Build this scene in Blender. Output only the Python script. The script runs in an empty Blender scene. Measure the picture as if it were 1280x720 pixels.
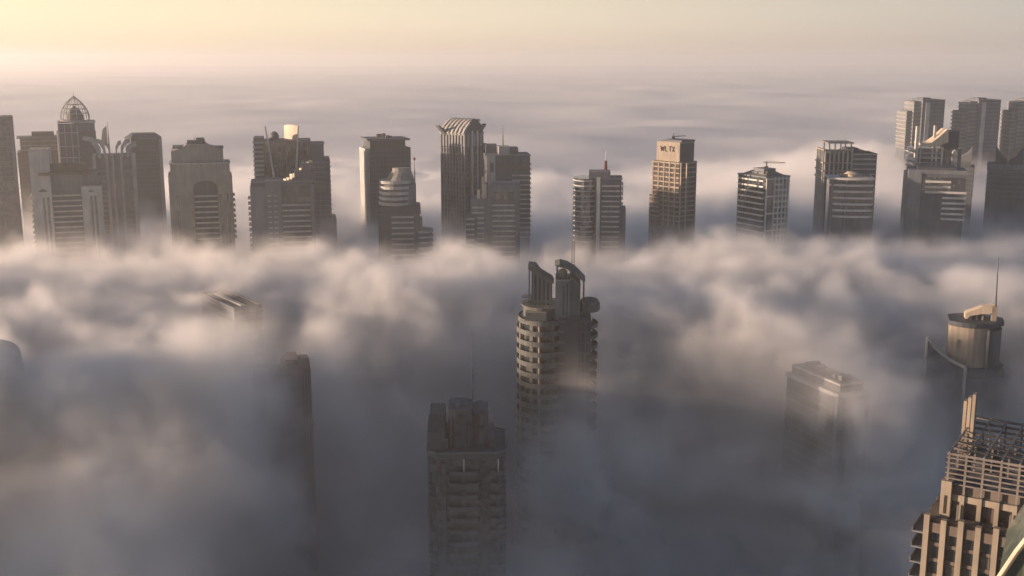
import bpy, bmesh, math, random
import numpy as np
from mathutils import Vector, Matrix, noise
R = math.radians
random.seed(7)
scene = bpy.context.scene
col = scene.collection

# ------------------------------------------------------------------ camera
CAM_Z = 340.0
F_PX = 1400.0                       # focal length in pixels of the 1280 px wide photograph
PITCH = math.atan(285.0 / F_PX)     # the horizon lies at row 75
CP, SP = math.cos(PITCH), math.sin(PITCH)
cam_d = bpy.data.cameras.new('camera')
cam_d.sensor_width = 36.0
cam_d.lens = 36.0 * F_PX / 1280.0
cam_d.clip_start = 1.0
cam_d.clip_end = 60000.0
cam = bpy.data.objects.new('camera', cam_d)
cam.location = (0, 0, CAM_Z)
cam.rotation_euler = (R(90) - PITCH, 0, 0)
col.objects.link(cam)
scene.camera = cam

def at(px, py, Y):
    """world point seen at a pixel of the photograph, Y metres ahead of the camera"""
    u, v = px - 640.0, 360.0 - py
    k = Y / (F_PX * CP + v * SP)
    return Vector((u * k, Y, CAM_Z + (v * CP - F_PX * SP) * k))

# ------------------------------------------------------------------ light
SUN_AZ = -88.0      # degrees from the viewing direction, left is negative
SUN_EL = 6.3
w = bpy.data.worlds.new('World')
scene.world = w
w.use_nodes = True
nt = w.node_tree
sky = nt.nodes.new('ShaderNodeTexSky')
sky.sky_type = 'NISHITA'
sky.sun_disc = False
sky.sun_elevation = R(SUN_EL)
sky.sun_rotation = R(SUN_AZ)
sky.altitude = 300.0
sky.air_density = 1.0
sky.dust_density = 1.0
sky.ozone_density = 2.8
# the hazy lower sky: milky air that is warm towards the sun and grey away from it, thinning upwards
geo = nt.nodes.new('ShaderNodeTexCoord')
sepw = nt.nodes.new('ShaderNodeSeparateXYZ')
nt.links.new(geo.outputs['Generated'], sepw.inputs[0])
dot = nt.nodes.new('ShaderNodeVectorMath'); dot.operation = 'DOT_PRODUCT'
nt.links.new(geo.outputs['Generated'], dot.inputs[0])
dot.inputs[1].default_value = (math.sin(R(SUN_AZ)), math.cos(R(SUN_AZ)), 0)
mr = nt.nodes.new('ShaderNodeMapRange')
mr.inputs['From Min'].default_value = -1; mr.inputs['From Max'].default_value = 1
nt.links.new(dot.outputs['Value'], mr.inputs['Value'])
ramp = nt.nodes.new('ShaderNodeValToRGB')
nt.links.new(mr.outputs[0], ramp.inputs[0])
el = ramp.color_ramp.elements
SKY_STOPS = [(0.0, (1.6, 3.3, 5.2)), (0.18, (2.1, 3.6, 5.2)), (0.31, (5.7, 5.1, 4.5)), (0.517, (8.6, 7.3, 5.5)), (0.72, (10.8, 9.0, 5.9)), (1.0, (11.8, 8.8, 5.4))]
while len(el) < len(SKY_STOPS): el.new(0.5)
for e, (p_, c_) in zip(el, SKY_STOPS):
    e.position = p_; e.color = (*[v / 12.0 for v in c_], 1)
gain = nt.nodes.new('ShaderNodeVectorMath'); gain.operation = 'SCALE'
gain.inputs['Scale'].default_value = 12.0
nt.links.new(ramp.outputs[0], gain.inputs[0])
ev = nt.nodes.new('ShaderNodeMapRange')     # share of haze by height above the horizon
ev.interpolation_type = 'SMOOTHSTEP'
ev.inputs['From Min'].default_value = 0.02; ev.inputs['From Max'].default_value = 0.18
ev.inputs['To Min'].default_value = 0.92; ev.inputs['To Max'].default_value = 0.0
nt.links.new(sepw.outputs['Z'], ev.inputs['Value'])
low = nt.nodes.new('ShaderNodeMapRange')     # the dull tan layer of haze lying on the horizon
low.interpolation_type = 'SMOOTHSTEP'
low.inputs['From Min'].default_value = -0.004; low.inputs['From Max'].default_value = 0.045
nt.links.new(sepw.outputs['Z'], low.inputs['Value'])
tan = nt.nodes.new('ShaderNodeMix'); tan.data_type = 'RGBA'
tan.inputs['A'].default_value = (.84, .77, .75, 1); tan.inputs['B'].default_value = (1, 1, 1, 1)
nt.links.new(low.outputs[0], tan.inputs['Factor'])
mul = nt.nodes.new('ShaderNodeVectorMath'); mul.operation = 'MULTIPLY'
nt.links.new(gain.outputs[0], mul.inputs[0]); nt.links.new(tan.outputs['Result'], mul.inputs[1])
mixw = nt.nodes.new('ShaderNodeMix'); mixw.data_type = 'RGBA'
nt.links.new(ev.outputs[0], mixw.inputs['Factor'])
nt.links.new(sky.outputs['Color'], mixw.inputs['A'])
nt.links.new(mul.outputs[0], mixw.inputs['B'])
bg = nt.nodes['Background']
nt.links.new(mixw.outputs['Result'], bg.inputs['Color'])
bg.inputs['Strength'].default_value = 0.052
sd = bpy.data.lights.new('sun', 'SUN')
sd.energy = 5.0
sd.angle = R(0.6)
sd.color = (1.0, 0.71, 0.51)
sun = bpy.data.objects.new('sun', sd)
to_sun = Vector((math.sin(R(SUN_AZ)) * math.cos(R(SUN_EL)), math.cos(R(SUN_AZ)) * math.cos(R(SUN_EL)), math.sin(R(SUN_EL))))
sun.rotation_euler = to_sun.to_track_quat('Z', 'Y').to_euler()
sun.location = to_sun * 3000
col.objects.link(sun)
scene.view_settings.view_transform = 'Standard'
scene.view_settings.look = 'None'
scene.view_settings.gamma = 1.0
scene.view_settings.exposure = 1.15
scene.render.engine = 'CYCLES'
cy = scene.cycles
cy.use_denoising = True
cy.denoiser = 'OPENIMAGEDENOISE'
cy.max_bounces = 8
cy.diffuse_bounces = 2
cy.glossy_bounces = 2
cy.transmission_bounces = 2
cy.volume_bounces = 5
cy.transparent_max_bounces = 8
cy.volume_step_rate = 1.0
cy.volume_max_steps = 256
cy.use_adaptive_sampling = True
cy.adaptive_threshold = 0.02
cy.sample_clamp_indirect = 4.0

# ------------------------------------------------------------------ materials
def new_mat(name):
    m = bpy.data.materials.new(name)
    m.use_nodes = True
    return m, m.node_tree, m.node_tree.nodes['Principled BSDF']

def volume_mat(name, color, density, aniso, attr=True):
    m = bpy.data.materials.new(name)
    m.use_nodes = True
    t = m.node_tree
    t.nodes.remove(t.nodes['Principled BSDF'])
    v = t.nodes.new('ShaderNodeVolumePrincipled')
    v.inputs['Color'].default_value = (*color, 1)
    v.inputs['Density'].default_value = density
    v.inputs['Anisotropy'].default_value = aniso
    v.inputs['Density Attribute'].default_value = 'density' if attr else ''
    t.links.new(v.outputs['Volume'], t.nodes['Material Output'].inputs['Volume'])
    return m

def mesh_obj(name, verts, faces, mat=None, parent=None, smooth=False):
    me = bpy.data.meshes.new(name)
    me.from_pydata(verts, [], faces)
    if smooth:
        me.polygons.foreach_set('use_smooth', [True] * len(me.polygons))
    if mat: me.materials.append(mat)
    o = bpy.data.objects.new(name, me)
    col.objects.link(o)
    if parent: o.parent = parent
    return o
# ------------------------------------------------------------------ building kit
def wall_mat(name, c, rough=.85, vary=.22, metal=0.0):
    m, t, b = new_mat(name)
    tc = t.nodes.new('ShaderNodeTexCoord')
    mp = t.nodes.new('ShaderNodeMapping'); mp.inputs['Scale'].default_value = (.5, .5, .06)
    t.links.new(tc.outputs['Object'], mp.inputs[0])
    n1 = t.nodes.new('ShaderNodeTexNoise'); n1.inputs['Scale'].default_value = 1.0; n1.inputs['Detail'].default_value = 5
    t.links.new(mp.outputs[0], n1.inputs['Vector'])
    n2 = t.nodes.new('ShaderNodeTexNoise'); n2.inputs['Scale'].default_value = .12; n2.inputs['Detail'].default_value = 6
    t.links.new(tc.outputs['Object'], n2.inputs['Vector'])
    ad = t.nodes.new('ShaderNodeMath'); ad.operation = 'ADD'
    t.links.new(n1.outputs[0], ad.inputs[0]); t.links.new(n2.outputs[0], ad.inputs[1])
    mr = t.nodes.new('ShaderNodeMapRange')
    mr.inputs['From Min'].default_value = .6; mr.inputs['From Max'].default_value = 1.4
    mr.inputs['To Min'].default_value = 1 - vary * 1.6; mr.inputs['To Max'].default_value = 1 + vary
    t.links.new(ad.outputs[0], mr.inputs['Value'])
    sc = t.nodes.new('ShaderNodeVectorMath'); sc.operation = 'SCALE'
    sc.inputs[0].default_value = c
    t.links.new(mr.outputs[0], sc.inputs['Scale'])
    t.links.new(sc.outputs[0], b.inputs['Base Color'])
    b.inputs['Roughness'].default_value = rough
    b.inputs['Metallic'].default_value = metal
    b.inputs['Specular IOR Level'].default_value = .3
    return m

def glass_mat(name, dark, light, share=.3, cell=(1.7, 1.7, 3.7), rough=.12):
    m, t, b = new_mat(name)
    tc = t.nodes.new('ShaderNodeTexCoord')
    dv = t.nodes.new('ShaderNodeVectorMath'); dv.operation = 'DIVIDE'; dv.inputs[1].default_value = cell
    t.links.new(tc.outputs['Object'], dv.inputs[0])
    ofs = t.nodes.new('ShaderNodeVectorMath'); ofs.operation = 'ADD'; ofs.inputs[1].default_value = (.37, .41, .13)
    t.links.new(dv.outputs[0], ofs.inputs[0])
    fl = t.nodes.new('ShaderNodeVectorMath'); fl.operation = 'FLOOR'
    t.links.new(ofs.outputs[0], fl.inputs[0])
    wn = t.nodes.new('ShaderNodeTexWhiteNoise'); wn.noise_dimensions = '3D'
    t.links.new(fl.outputs[0], wn.inputs['Vector'])
    mr = t.nodes.new('ShaderNodeMapRange'); mr.interpolation_type = 'SMOOTHSTEP'
    mr.inputs['From Min'].default_value = 1 - share * 1.5; mr.inputs['From Max'].default_value = 1.0
    t.links.new(wn.outputs['Value'], mr.inputs['Value'])
    mx = t.nodes.new('ShaderNodeMix'); mx.data_type = 'RGBA'
    mx.inputs['A'].default_value = (*dark, 1); mx.inputs['B'].default_value = (*light, 1)
    t.links.new(mr.outputs[0], mx.inputs['Factor'])
    t.links.new(mx.outputs['Result'], b.inputs['Base Color'])
    b.inputs['Roughness'].default_value = rough
    b.inputs['IOR'].default_value = 1.9
    return m

M = dict(
    cream=wall_mat('cream_render', (.42, .415, .40)),
    beige=wall_mat('beige_stone', (.255, .245, .232)),
    grey=wall_mat('grey_concrete', (.165, .178, .198)),
    darkgrey=wall_mat('dark_cladding', (.058, .066, .078), rough=.6),
    midgrey=wall_mat('grey_cladding', (.102, .114, .134), rough=.7),
    white=wall_mat('white_paint', (.60, .58, .55), vary=.15),
    olive=wall_mat('weathered_concrete', (.12, .126, .12), vary=.35),
    brown=wall_mat('brown_stone', (.15, .125, .105)),
    redbrown=wall_mat('reddish_cladding', (.12, .09, .08)),
    tan=wall_mat('tan_stone', (.31, .268, .215)),
    steel=wall_mat('painted_steel', (.20, .18, .165), rough=.5, vary=.3),
    darksteel=wall_mat('dark_steel', (.06, .06, .065), rough=.5),
    gold=wall_mat('golden_panel', (.60, .50, .38), rough=.5),
    roof=wall_mat('roof_gravel', (.16, .155, .15), vary=.4),
    red=wall_mat('red_paint', (.11, .035, .03)),
    glass=glass_mat('dark_glass', (.022, .028, .034), (.12, .115, .105)),
    blueglass=glass_mat('blue_grey_glass', (.03, .042, .055), (.10, .11, .12), .35),
    brownglass=glass_mat('bronze_glass', (.045, .033, .026), (.13, .10, .08), .3),
    greenglass=glass_mat('green_glass', (.06, .075, .055), (.11, .13, .09), .5, (1.5, 1.5, 1.5), rough=.08),
)

class MB:
    def __init__(self): self.v, self.f = [], []
    def prism(self, poly, z0, z1, top=None, zt=None):
        """closed prism; top may be another outline, zt a list of heights for a slanting top"""
        n, o = len(poly), len(self.v)
        top = top or poly
        self.v += [(p[0], p[1], z0) for p in poly] + [(p[0], p[1], zt[i] if zt else z1) for i, p in enumerate(top)]
        self.f += [tuple(reversed(range(o, o + n))), tuple(range(o + n, o + 2 * n))]
        self.f += [(o + i, o + (i + 1) % n, o + n + (i + 1) % n, o + n + i) for i in range(n)]
        return self
    def box(self, x0, x1, y0, y1, z0, z1):
        return self.prism([(x0, y0), (x1, y0), (x1, y1), (x0, y1)], z0, z1)
    def side(self, A, B, t0, t1, o0, o1, z0, z1):
        """box along the wall from A to B, t metres along it and o metres out of it"""
        dx, dy = B[0] - A[0], B[1] - A[1]
        l = math.hypot(dx, dy); dx, dy = dx / l, dy / l
        nx_, ny_ = dy, -dx
        P = lambda t, o: (A[0] + dx * t + nx_ * o, A[1] + dy * t + ny_ * o)
        return self.prism([P(t0, o1), P(t1, o1), P(t1, o0), P(t0, o0)], z0, z1)
    def tube(self, pts, r, n=6, r1=None):
        pts = [Vector(p) for p in pts]
        o = len(self.v); K = len(pts)
        for i, p in enumerate(pts):
            d = (pts[min(i + 1, K - 1)] - pts[max(i - 1, 0)]).normalized()
            a = d.cross(Vector((0, 0, 1)))
            if a.length < 1e-3: a = Vector((1, 0, 0))
            a.normalize(); b = d.cross(a)
            rr = r if r1 is None else r + (r1 - r) * i / max(1, K - 1)
            for k in range(n):
                q = p + (a * math.cos(2 * math.pi * k / n) + b * math.sin(2 * math.pi * k / n)) * rr
                self.v.append(tuple(q))
        for i in range(K - 1):
            for k in range(n):
                self.f.append((o + i * n + k, o + i * n + (k + 1) % n, o + (i + 1) * n + (k + 1) % n, o + (i + 1) * n + k))
        self.f += [tuple(range(o, o + n)), tuple(reversed(range(o + (K - 1) * n, o + K * n)))]
        return self
    def lathe(self, prof, cx=0, cy=0, n=24):
        o = len(self.v); K = len(prof)
        for r, z in prof:
            for k in range(n):
                a = 2 * math.pi * k / n
                self.v.append((cx + r * math.cos(a), cy + r * math.sin(a), z))
        for i in range(K - 1):
            for k in range(n):
                self.f.append((o + i * n + k, o + i * n + (k + 1) % n, o + (i + 1) * n + (k + 1) % n, o + (i + 1) * n + k))
        self.f += [tuple(reversed(range(o, o + n))), tuple(range(o + (K - 1) * n, o + K * n))]
        return self
    def plate(self, outline, y0, y1):
        """upright plate: an outline of (x, z) given the thickness y0..y1"""
        n, o = len(outline), len(self.v)
        self.v += [(p[0], y0, p[1]) for p in outline] + [(p[0], y1, p[1]) for p in outline]
        self.f += [tuple(range(o, o + n)), tuple(reversed(range(o + n, o + 2 * n)))]
        self.f += [(o + (i + 1) % n, o + i, o + n + i, o + n + (i + 1) % n) for i in range(n)]
        return self

def rect(x0, x1, y0, y1): return [(x0, y0), (x1, y0), (x1, y1), (x0, y1)]
def ellipse(cx, cy, rx, ry, n=28, a0=0, a1=360):
    full = abs(a1 - a0) >= 360
    return [(cx + rx * math.cos(R(a0 + (a1 - a0) * k / (n if full else n - 1))), cy + ry * math.sin(R(a0 + (a1 - a0) * k / (n if full else n - 1)))) for k in range(n)]
def octagon(x0, x1, y0, y1, c): return [(x0 + c, y0), (x1 - c, y0), (x1, y0 + c), (x1, y1 - c), (x1 - c, y1), (x0 + c, y1), (x0, y1 - c), (x0, y0 + c)]
def grow(poly, d):
    n, out = len(poly), []
    for i in range(n):
        a, b, c = Vector(poly[i - 1]), Vector(poly[i]), Vector(poly[(i + 1) % n])
        d1, d2 = (b - a).normalized(), (c - b).normalized()
        n1, n2 = Vector((d1.y, -d1.x)), Vector((d2.y, -d2.x))
        m = n1 + n2
        k = d / max(.35, 1 + n1.dot(n2))
        out.append((b.x + m.x * k, b.y + m.y * k))
    return out

class Tower:
    """an Empty at the foot of a building; X, Z turn pixels of the photograph into metres at the building's distance"""
    def __init__(s, name, label, px, Y, top, yaw=0.0, front=14.0, group=None, cat='tower'):
        c = at(px, top, Y)
        s.e = bpy.data.objects.new(name, None)
        col.objects.link(s.e)
        s.e.empty_display_size = 5
        s.a = math.atan2(-c.x, Y) + R(yaw)
        s.e.location = (c.x, Y, 0); s.e.rotation_euler = (0, 0, s.a)
        s.e['label'] = label; s.e['category'] = cat
        if group: s.e['group'] = group
        s.px, s.Y, s.front, s.top = px, Y, front, top
        s.s = at(px + 1, top, Y - front).x - at(px, top, Y - front).x
    def X(s, px): return (px - s.px) * s.s
    def Z(s, py): return at(s.px, py, s.Y - s.front).z
    def part(s, name, mb, mat, parent=None, label=None, smooth=False):
        o = mesh_obj(name, mb.v, mb.f, M[mat] if isinstance(mat, str) else mat, parent or s.e)
        if smooth:
            me = o.data
            me.polygons.foreach_set('use_smooth', [True] * len(me.polygons))
            me.set_sharp_from_angle(angle=R(35))
        if label: o['label'] = label
        return o
    def bands(s, name, poly, z_lo, z_hi, pitch, h, out, mat, parent=None):
        z = z_hi - h
        while z > z_lo:
            s.part(name, MB().prism(grow(poly, out), z, z + h), mat, parent)
            z -= pitch
    def piers(s, name, A, B, ts, wd, out, z0, z1, mat, inn=-.2):
        for t in ts:
            s.part(name, MB().side(A, B, t - wd / 2, t + wd / 2, inn, out, z0, z1), mat)
    def balconies(s, A, B, t0, t1, out, z_lo, z_hi, pitch, mat, name='balcony', par=1.15):
        z = z_hi - par - .3
        while z > z_lo:
            m = MB().side(A, B, t0, t1, -.1, out, z, z + .28)
            m.side(A, B, t0, t1, out - .16, out - .003, z + .281, z + par)
            m.side(A, B, t0 + .003, t0 + .16, 0, out - .161, z + .281, z + par - .004)
            m.side(A, B, t1 - .16, t1 - .003, 0, out - .161, z + .281, z + par - .004)
            s.part(name, m, mat)
            z -= pitch

def roof_kit(T, x0, x1, y0, y1, z, seed, n=4, mat='grey'):
    """plant on a flat roof: housings, tanks and ducts, each a part of the building"""
    rng = random.Random(seed)
    for k in range(n):
        w_, d_, h_ = rng.uniform(2, 5), rng.uniform(2, 4.5), rng.uniform(1.2, 3.2)
        x, y = rng.uniform(x0, max(x0 + .1, x1 - w_)), y0 + (y1 - y0) * (k + .1) / n
        m = MB().box(x, x + w_, y, y + d_, z - .05, z + h_)
        m.box(x - .2, x + w_ + .2, y - .2, y + d_ + .2, z + h_ + .003, z + h_ + .22)
        T.part('roof_housing', m, mat)
def mast(T, x, y, z0, z1, r=.35, mat='steel', name='antenna'):
    m = MB().tube([(x, y, z0), (x, y, z0 + (z1 - z0) * .55)], r, 6, r * .7)
    m.tube([(x, y, z0 + (z1 - z0) * .551), (x, y, z1)], r * .5, 6, r * .25)
    return T.part(name, m, mat)
# ------------------------------------------------------------------ ground, fog, haze
gm, t, b = new_mat('wet_ground')
b.inputs['Base Color'].default_value = (.045, .045, .05, 1)
b.inputs['Roughness'].default_value = .8
g = mesh_obj('ground', [(-30000, -3000, 0), (30000, -3000, 0), (30000, 40000, 0), (-30000, 40000, 0)], [(0, 1, 2, 3)], gm)
g['kind'] = 'structure'

def sstep(a, b, x):
    t = np.clip((x - a) / (b - a), 0, 1)
    return t * t * (3 - 2 * t)

def fbm_grid(X, Y, scale, octv, seed, sx=1.0, sy=1.0):
    """billowy value noise on a numpy grid, built from smoothed lattices"""
    out = np.zeros_like(X)
    amp, tot = 1.0, 0.0
    rng = np.random.RandomState(seed)
    for o in range(octv):
        lat = rng.rand(256, 256)
        u = X / (scale * sx) * (2 ** o) + 37.7 * o
        v = Y / (scale * sy) * (2 ** o) + 11.3 * o
        iu, iv = np.floor(u).astype(int), np.floor(v).astype(int)
        fu, fv = u - iu, v - iv
        fu = fu * fu * fu * (fu * (fu * 6 - 15) + 10)
        fv = fv * fv * fv * (fv * (fv * 6 - 15) + 10)
        a = lat[iu % 256, iv % 256]; b_ = lat[(iu + 1) % 256, iv % 256]
        c = lat[iu % 256, (iv + 1) % 256]; d = lat[(iu + 1) % 256, (iv + 1) % 256]
        n = (a * (1 - fu) + b_ * fu) * (1 - fv) + (c * (1 - fu) + d * fu) * fv
        out += amp * n
        tot += amp
        amp *= 0.5
    return out / tot            # 0..1

def billow(X, Y, scale, octv, seed, sx=1.0, sy=1.0):
    return 1 - np.abs(2 * fbm_grid(X, Y, scale, octv, seed, sx, sy) - 1) * 2.2

def fog_top(X, Y):
    """height of the fog's upper surface: far sea, a dip round the back towers, the bank in front of them, the basin in the foreground"""
    wx = 60 * (fbm_grid(X, Y, 160, 2, 31) - .5); wy = 60 * (fbm_grid(X, Y, 160, 2, 32) - .5)
    big = fbm_grid(X, Y, 420, 3, 3) - .5
    med = fbm_grid(X + wx, Y + wy, 130, 4, 5) - .5
    bil = billow(X + wx, Y + wy, 110, 4, 8, 1.5, 1.0) - .5
    sea = 214 + 22 * big + 12 * med + 30 * sstep(120, 400, X) * (1 - sstep(1500, 2200, Y))
    ridge_y = 650 + 60 * (fbm_grid(X, Y * 0 + 5, 260, 2, 9) - .5) - 20 * sstep(150, 500, X)
    left0 = sstep(-40, -140, X)
    rz = 227 - 10 * sstep(-100, 250, X) + (22 - 14 * left0) * med
    dy = Y - ridge_y
    left = sstep(-72, -128, X)
    right = sstep(60, 190, X)
    wide = 95 + 130 * left + 5 * right
    ridge = np.where(dy > 0, np.exp(-(dy / 60.0) ** 2), np.exp(-np.abs(dy / wide) ** 3.2))
    dip = 219 + 14 * sstep(40, 200, X) + 18 * big + 24 * med
    back = dip + (sea - dip) * sstep(950, 1300, Y)
    basin = 144 + 46 * sstep(440, 510, Y) * (1 - left) + left * (34 + 42 * sstep(360, 490, Y)) + 15 * right + (84 - 44 * left) * big + (104 - 30 * left) * med
    basin = basin + 84 * np.exp(-((X + 228) / 45) ** 2 - ((Y - 446) / 40) ** 2) + 78 * np.exp(-((X + 122) / 26) ** 2 - ((Y - 466) / 30) ** 2) + 8 * np.exp(-((X + 150) / 60) ** 2 - ((Y - 545) / 40) ** 2)
    basin = basin + 22 * np.exp(-((X - 24) / 44) ** 2 - ((Y - 492) / 26) ** 2)
    basin = basin - 52 * np.exp(-((X - 225) / 60) ** 2 - ((Y - 520) / 70) ** 2) + 12 * np.exp(-((X - 140) / 55) ** 2 - ((Y - 480) / 70) ** 2)
    h = np.where(dy > 0, back, basin)
    h = h + (rz - 0.12 * np.maximum(-dy, 0) + 12 * big - h) * ridge + (20 - 12 * left * ridge + 12 * left * (1 - ridge)) * bil * (0.5 + 0.5 * np.maximum(ridge, left))
    h = h - 46 * np.exp(-((X + 130) / 24) ** 2 - ((Y - 548) / 38) ** 2)
    return h

# soft fog near the camera: density on a voxel grid, from the height field above
VX, VY, VZ = 3.8, 3.8, 3.2
X0, X1, Y0, Y1, Z0, Z1 = -700., 760., 230., 1450., 50., 262.
nx, ny, nz = int((X1 - X0) / VX) + 1, int((Y1 - Y0) / VY) + 1, int((Z1 - Z0) / VZ) + 1
xs = np.linspace(X0, X1, nx); ys = np.linspace(Y0, Y1, ny)
GX, GY = np.meshgrid(xs, ys, indexing='ij')
HT = fog_top(GX, GY)
LEFT = sstep(-80, -170, GX)
BANK = sstep(530, 600, GY + 135 * LEFT + 40 * sstep(60, 190, GX))
RHO = 0.024 + 0.014 * sstep(450, 510, GY) * (1 - BANK) + 0.06 * BANK + 0.022 * LEFT * (1 - BANK) + 0.008 * sstep(40, 170, GX)
RHO = RHO + .10 * np.exp(-((GX + 122) / 27) ** 2 - ((GY - 466) / 30) ** 2) + .07 * np.exp(-((GX + 228) / 45) ** 2 - ((GY - 450) / 40) ** 2) + .05 * np.exp(-((GX - 150) / 50) ** 2 - ((GY - 478) / 40) ** 2) + .08 * np.exp(-((GX - 22) / 48) ** 2 - ((GY - 490) / 26) ** 2)
RHO = RHO * (1 - .85 * np.exp(-((GX + 128) / 24) ** 2 - ((GY - 536) / 34) ** 2))
RHO = RHO * (1 - .75 * np.exp(-((GX + 20) / 58) ** 2 - ((GY - 385) / 62) ** 2))
edge = sstep(X0, X0 + 60, GX) * (1 - sstep(Y1 - 150, Y1, GY)) * (1 - sstep(X1 - 40, X1, GX)) * sstep(Y0, Y0 + 60, GY)
RHO = RHO * edge
SOFT = 55 - 37 * BANK * (1 - .9 * sstep(690, 790, GY)) - 12 * LEFT * (1 - BANK)
verts = np.stack([GX.ravel(), GY.ravel(), HT.ravel()], 1)
me = bpy.data.meshes.new('fog')
me.vertices.add(len(verts))
me.vertices.foreach_set('co', verts.ravel().astype(np.float32))
veil = np.exp(-((GX + 122) / 24) ** 2 - ((GY - 466) / 30) ** 2)
veil2 = np.exp(-((GX + 228) / 45) ** 2 - ((GY - 446) / 40) ** 2)
THIN = (1 - .7 * LEFT) * (1 - BANK) * (1 - veil) * (1 - veil2) * (1 - sstep(620, 700, GY))
for nm, arr in (('rho', RHO), ('soft', SOFT), ('thin', THIN)):
    a = me.attributes.new(nm, 'FLOAT', 'POINT')
    a.data.foreach_set('value', arr.ravel().astype(np.float32))
fog = bpy.data.objects.new('fog', me)
col.objects.link(fog)
fog['kind'] = 'stuff'
fog_mat = volume_mat('fog_volume', (.992, .992, .995), 1.0, .3)
me.materials.append(fog_mat)
fog_mat.cycles.volume_step_rate = 1.6

ng = bpy.data.node_groups.new('fog_density', 'GeometryNodeTree')
ng.interface.new_socket('Geometry', in_out='INPUT', socket_type='NodeSocketGeometry')
ng.interface.new_socket('Geometry', in_out='OUTPUT', socket_type='NodeSocketGeometry')
N, L = ng.nodes, ng.links
gi, go = N.new('NodeGroupInput'), N.new('NodeGroupOutput')
def nmath(op, a, b=None, c=None):
    n = N.new('ShaderNodeMath'); n.operation = op
    for i, v in enumerate((a, b, c)):
        if v is None: continue
        if isinstance(v, (int, float)): n.inputs[i].default_value = v
        else: L.new(v, n.inputs[i])
    return n.outputs[0]
pos = N.new('GeometryNodeInputPosition')
sep = N.new('ShaderNodeSeparateXYZ'); L.new(pos.outputs[0], sep.inputs[0])
ii = nmath('ROUND', nmath('DIVIDE', nmath('SUBTRACT', sep.outputs['X'], X0), (X1 - X0) / (nx - 1)))
jj = nmath('ROUND', nmath('DIVIDE', nmath('SUBTRACT', sep.outputs['Y'], Y0), (Y1 - Y0) / (ny - 1)))
idx = nmath('ADD', nmath('MULTIPLY', ii, float(ny)), jj)
def sample(src, vec=False):
    n = N.new('GeometryNodeSampleIndex'); n.domain = 'POINT'
    n.data_type = 'FLOAT_VECTOR' if vec else 'FLOAT'
    n.clamp = True
    L.new(gi.outputs[0], n.inputs['Geometry'])
    L.new(idx, n.inputs['Index'])
    L.new(src, n.inputs['Value'])
    return n.outputs[0]
hp = N.new('ShaderNodeSeparateXYZ'); L.new(sample(pos.outputs[0], True), hp.inputs[0])
def named(nm):
    n = N.new('GeometryNodeInputNamedAttribute'); n.data_type = 'FLOAT'; n.inputs['Name'].default_value = nm
    return n.outputs[0]
rho, soft = sample(named('rho')), sample(named('soft'))
def tex(scale, detail, rough, dist):
    n = N.new('ShaderNodeTexNoise'); n.noise_dimensions = '3D'
    L.new(pos.outputs[0], n.inputs['Vector'])
    n.inputs['Scale'].default_value = scale; n.inputs['Detail'].default_value = detail
    n.inputs['Roughness'].default_value = rough; n.inputs['Distortion'].default_value = dist
    return n.outputs[0]
n1 = nmath('MULTIPLY', nmath('SUBTRACT', tex(1 / 55., 5, .6, 1.0), .5), 70.0)
n2 = nmath('MULTIPLY', nmath('SUBTRACT', tex(1 / 20., 4, .62, .8), .5), 26.0)
depth = nmath('DIVIDE', nmath('ADD', nmath('ADD', nmath('SUBTRACT', hp.outputs['Z'], sep.outputs['Z']), n1), n2), soft)
dc = N.new('ShaderNodeClamp'); L.new(depth, dc.inputs['Value'])
# in the foreground the fog is torn: thick drifts and thin places that let the dark ground through
torn = N.new('ShaderNodeMapRange'); torn.interpolation_type = 'SMOOTHSTEP'
torn.inputs['From Min'].default_value = .36; torn.inputs['From Max'].default_value = .66
torn.inputs['To Min'].default_value = .03; torn.inputs['To Max'].default_value = 2.3
L.new(tex(1 / 95., 4, .55, .8), torn.inputs['Value'])
thin = sample(named('thin'))
share = nmath('ADD', nmath('MULTIPLY', nmath('SUBTRACT', torn.outputs[0], 1.0), thin), 1.0)
wisp = N.new('ShaderNodeMapRange'); wisp.interpolation_type = 'SMOOTHSTEP'
wisp.inputs['From Min'].default_value = .34; wisp.inputs['From Max'].default_value = .66
wisp.inputs['To Min'].default_value = .3; wisp.inputs['To Max'].default_value = 1.75
L.new(tex(1 / 26., 5, .6, 1.2), wisp.inputs['Value'])
share = nmath('MULTIPLY', share, wisp.outputs[0])
dens = nmath('MULTIPLY', nmath('MULTIPLY', nmath('POWER', dc.outputs[0], 1.8), rho), share)
vc = N.new('GeometryNodeVolumeCube')
L.new(dens, vc.inputs['Density'])
vc.inputs['Min'].default_value = (X0, Y0, Z0); vc.inputs['Max'].default_value = (X1, Y1, Z1)
vc.inputs['Resolution X'].default_value = nx; vc.inputs['Resolution Y'].default_value = ny; vc.inputs['Resolution Z'].default_value = nz
sm = N.new('GeometryNodeSetMaterial'); sm.inputs['Material'].default_value = fog_mat
L.new(vc.outputs[0], sm.inputs['Geometry']); L.new(sm.outputs[0], go.inputs[0])
fog.modifiers.new('fog_density', 'NODES').node_group = ng

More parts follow.
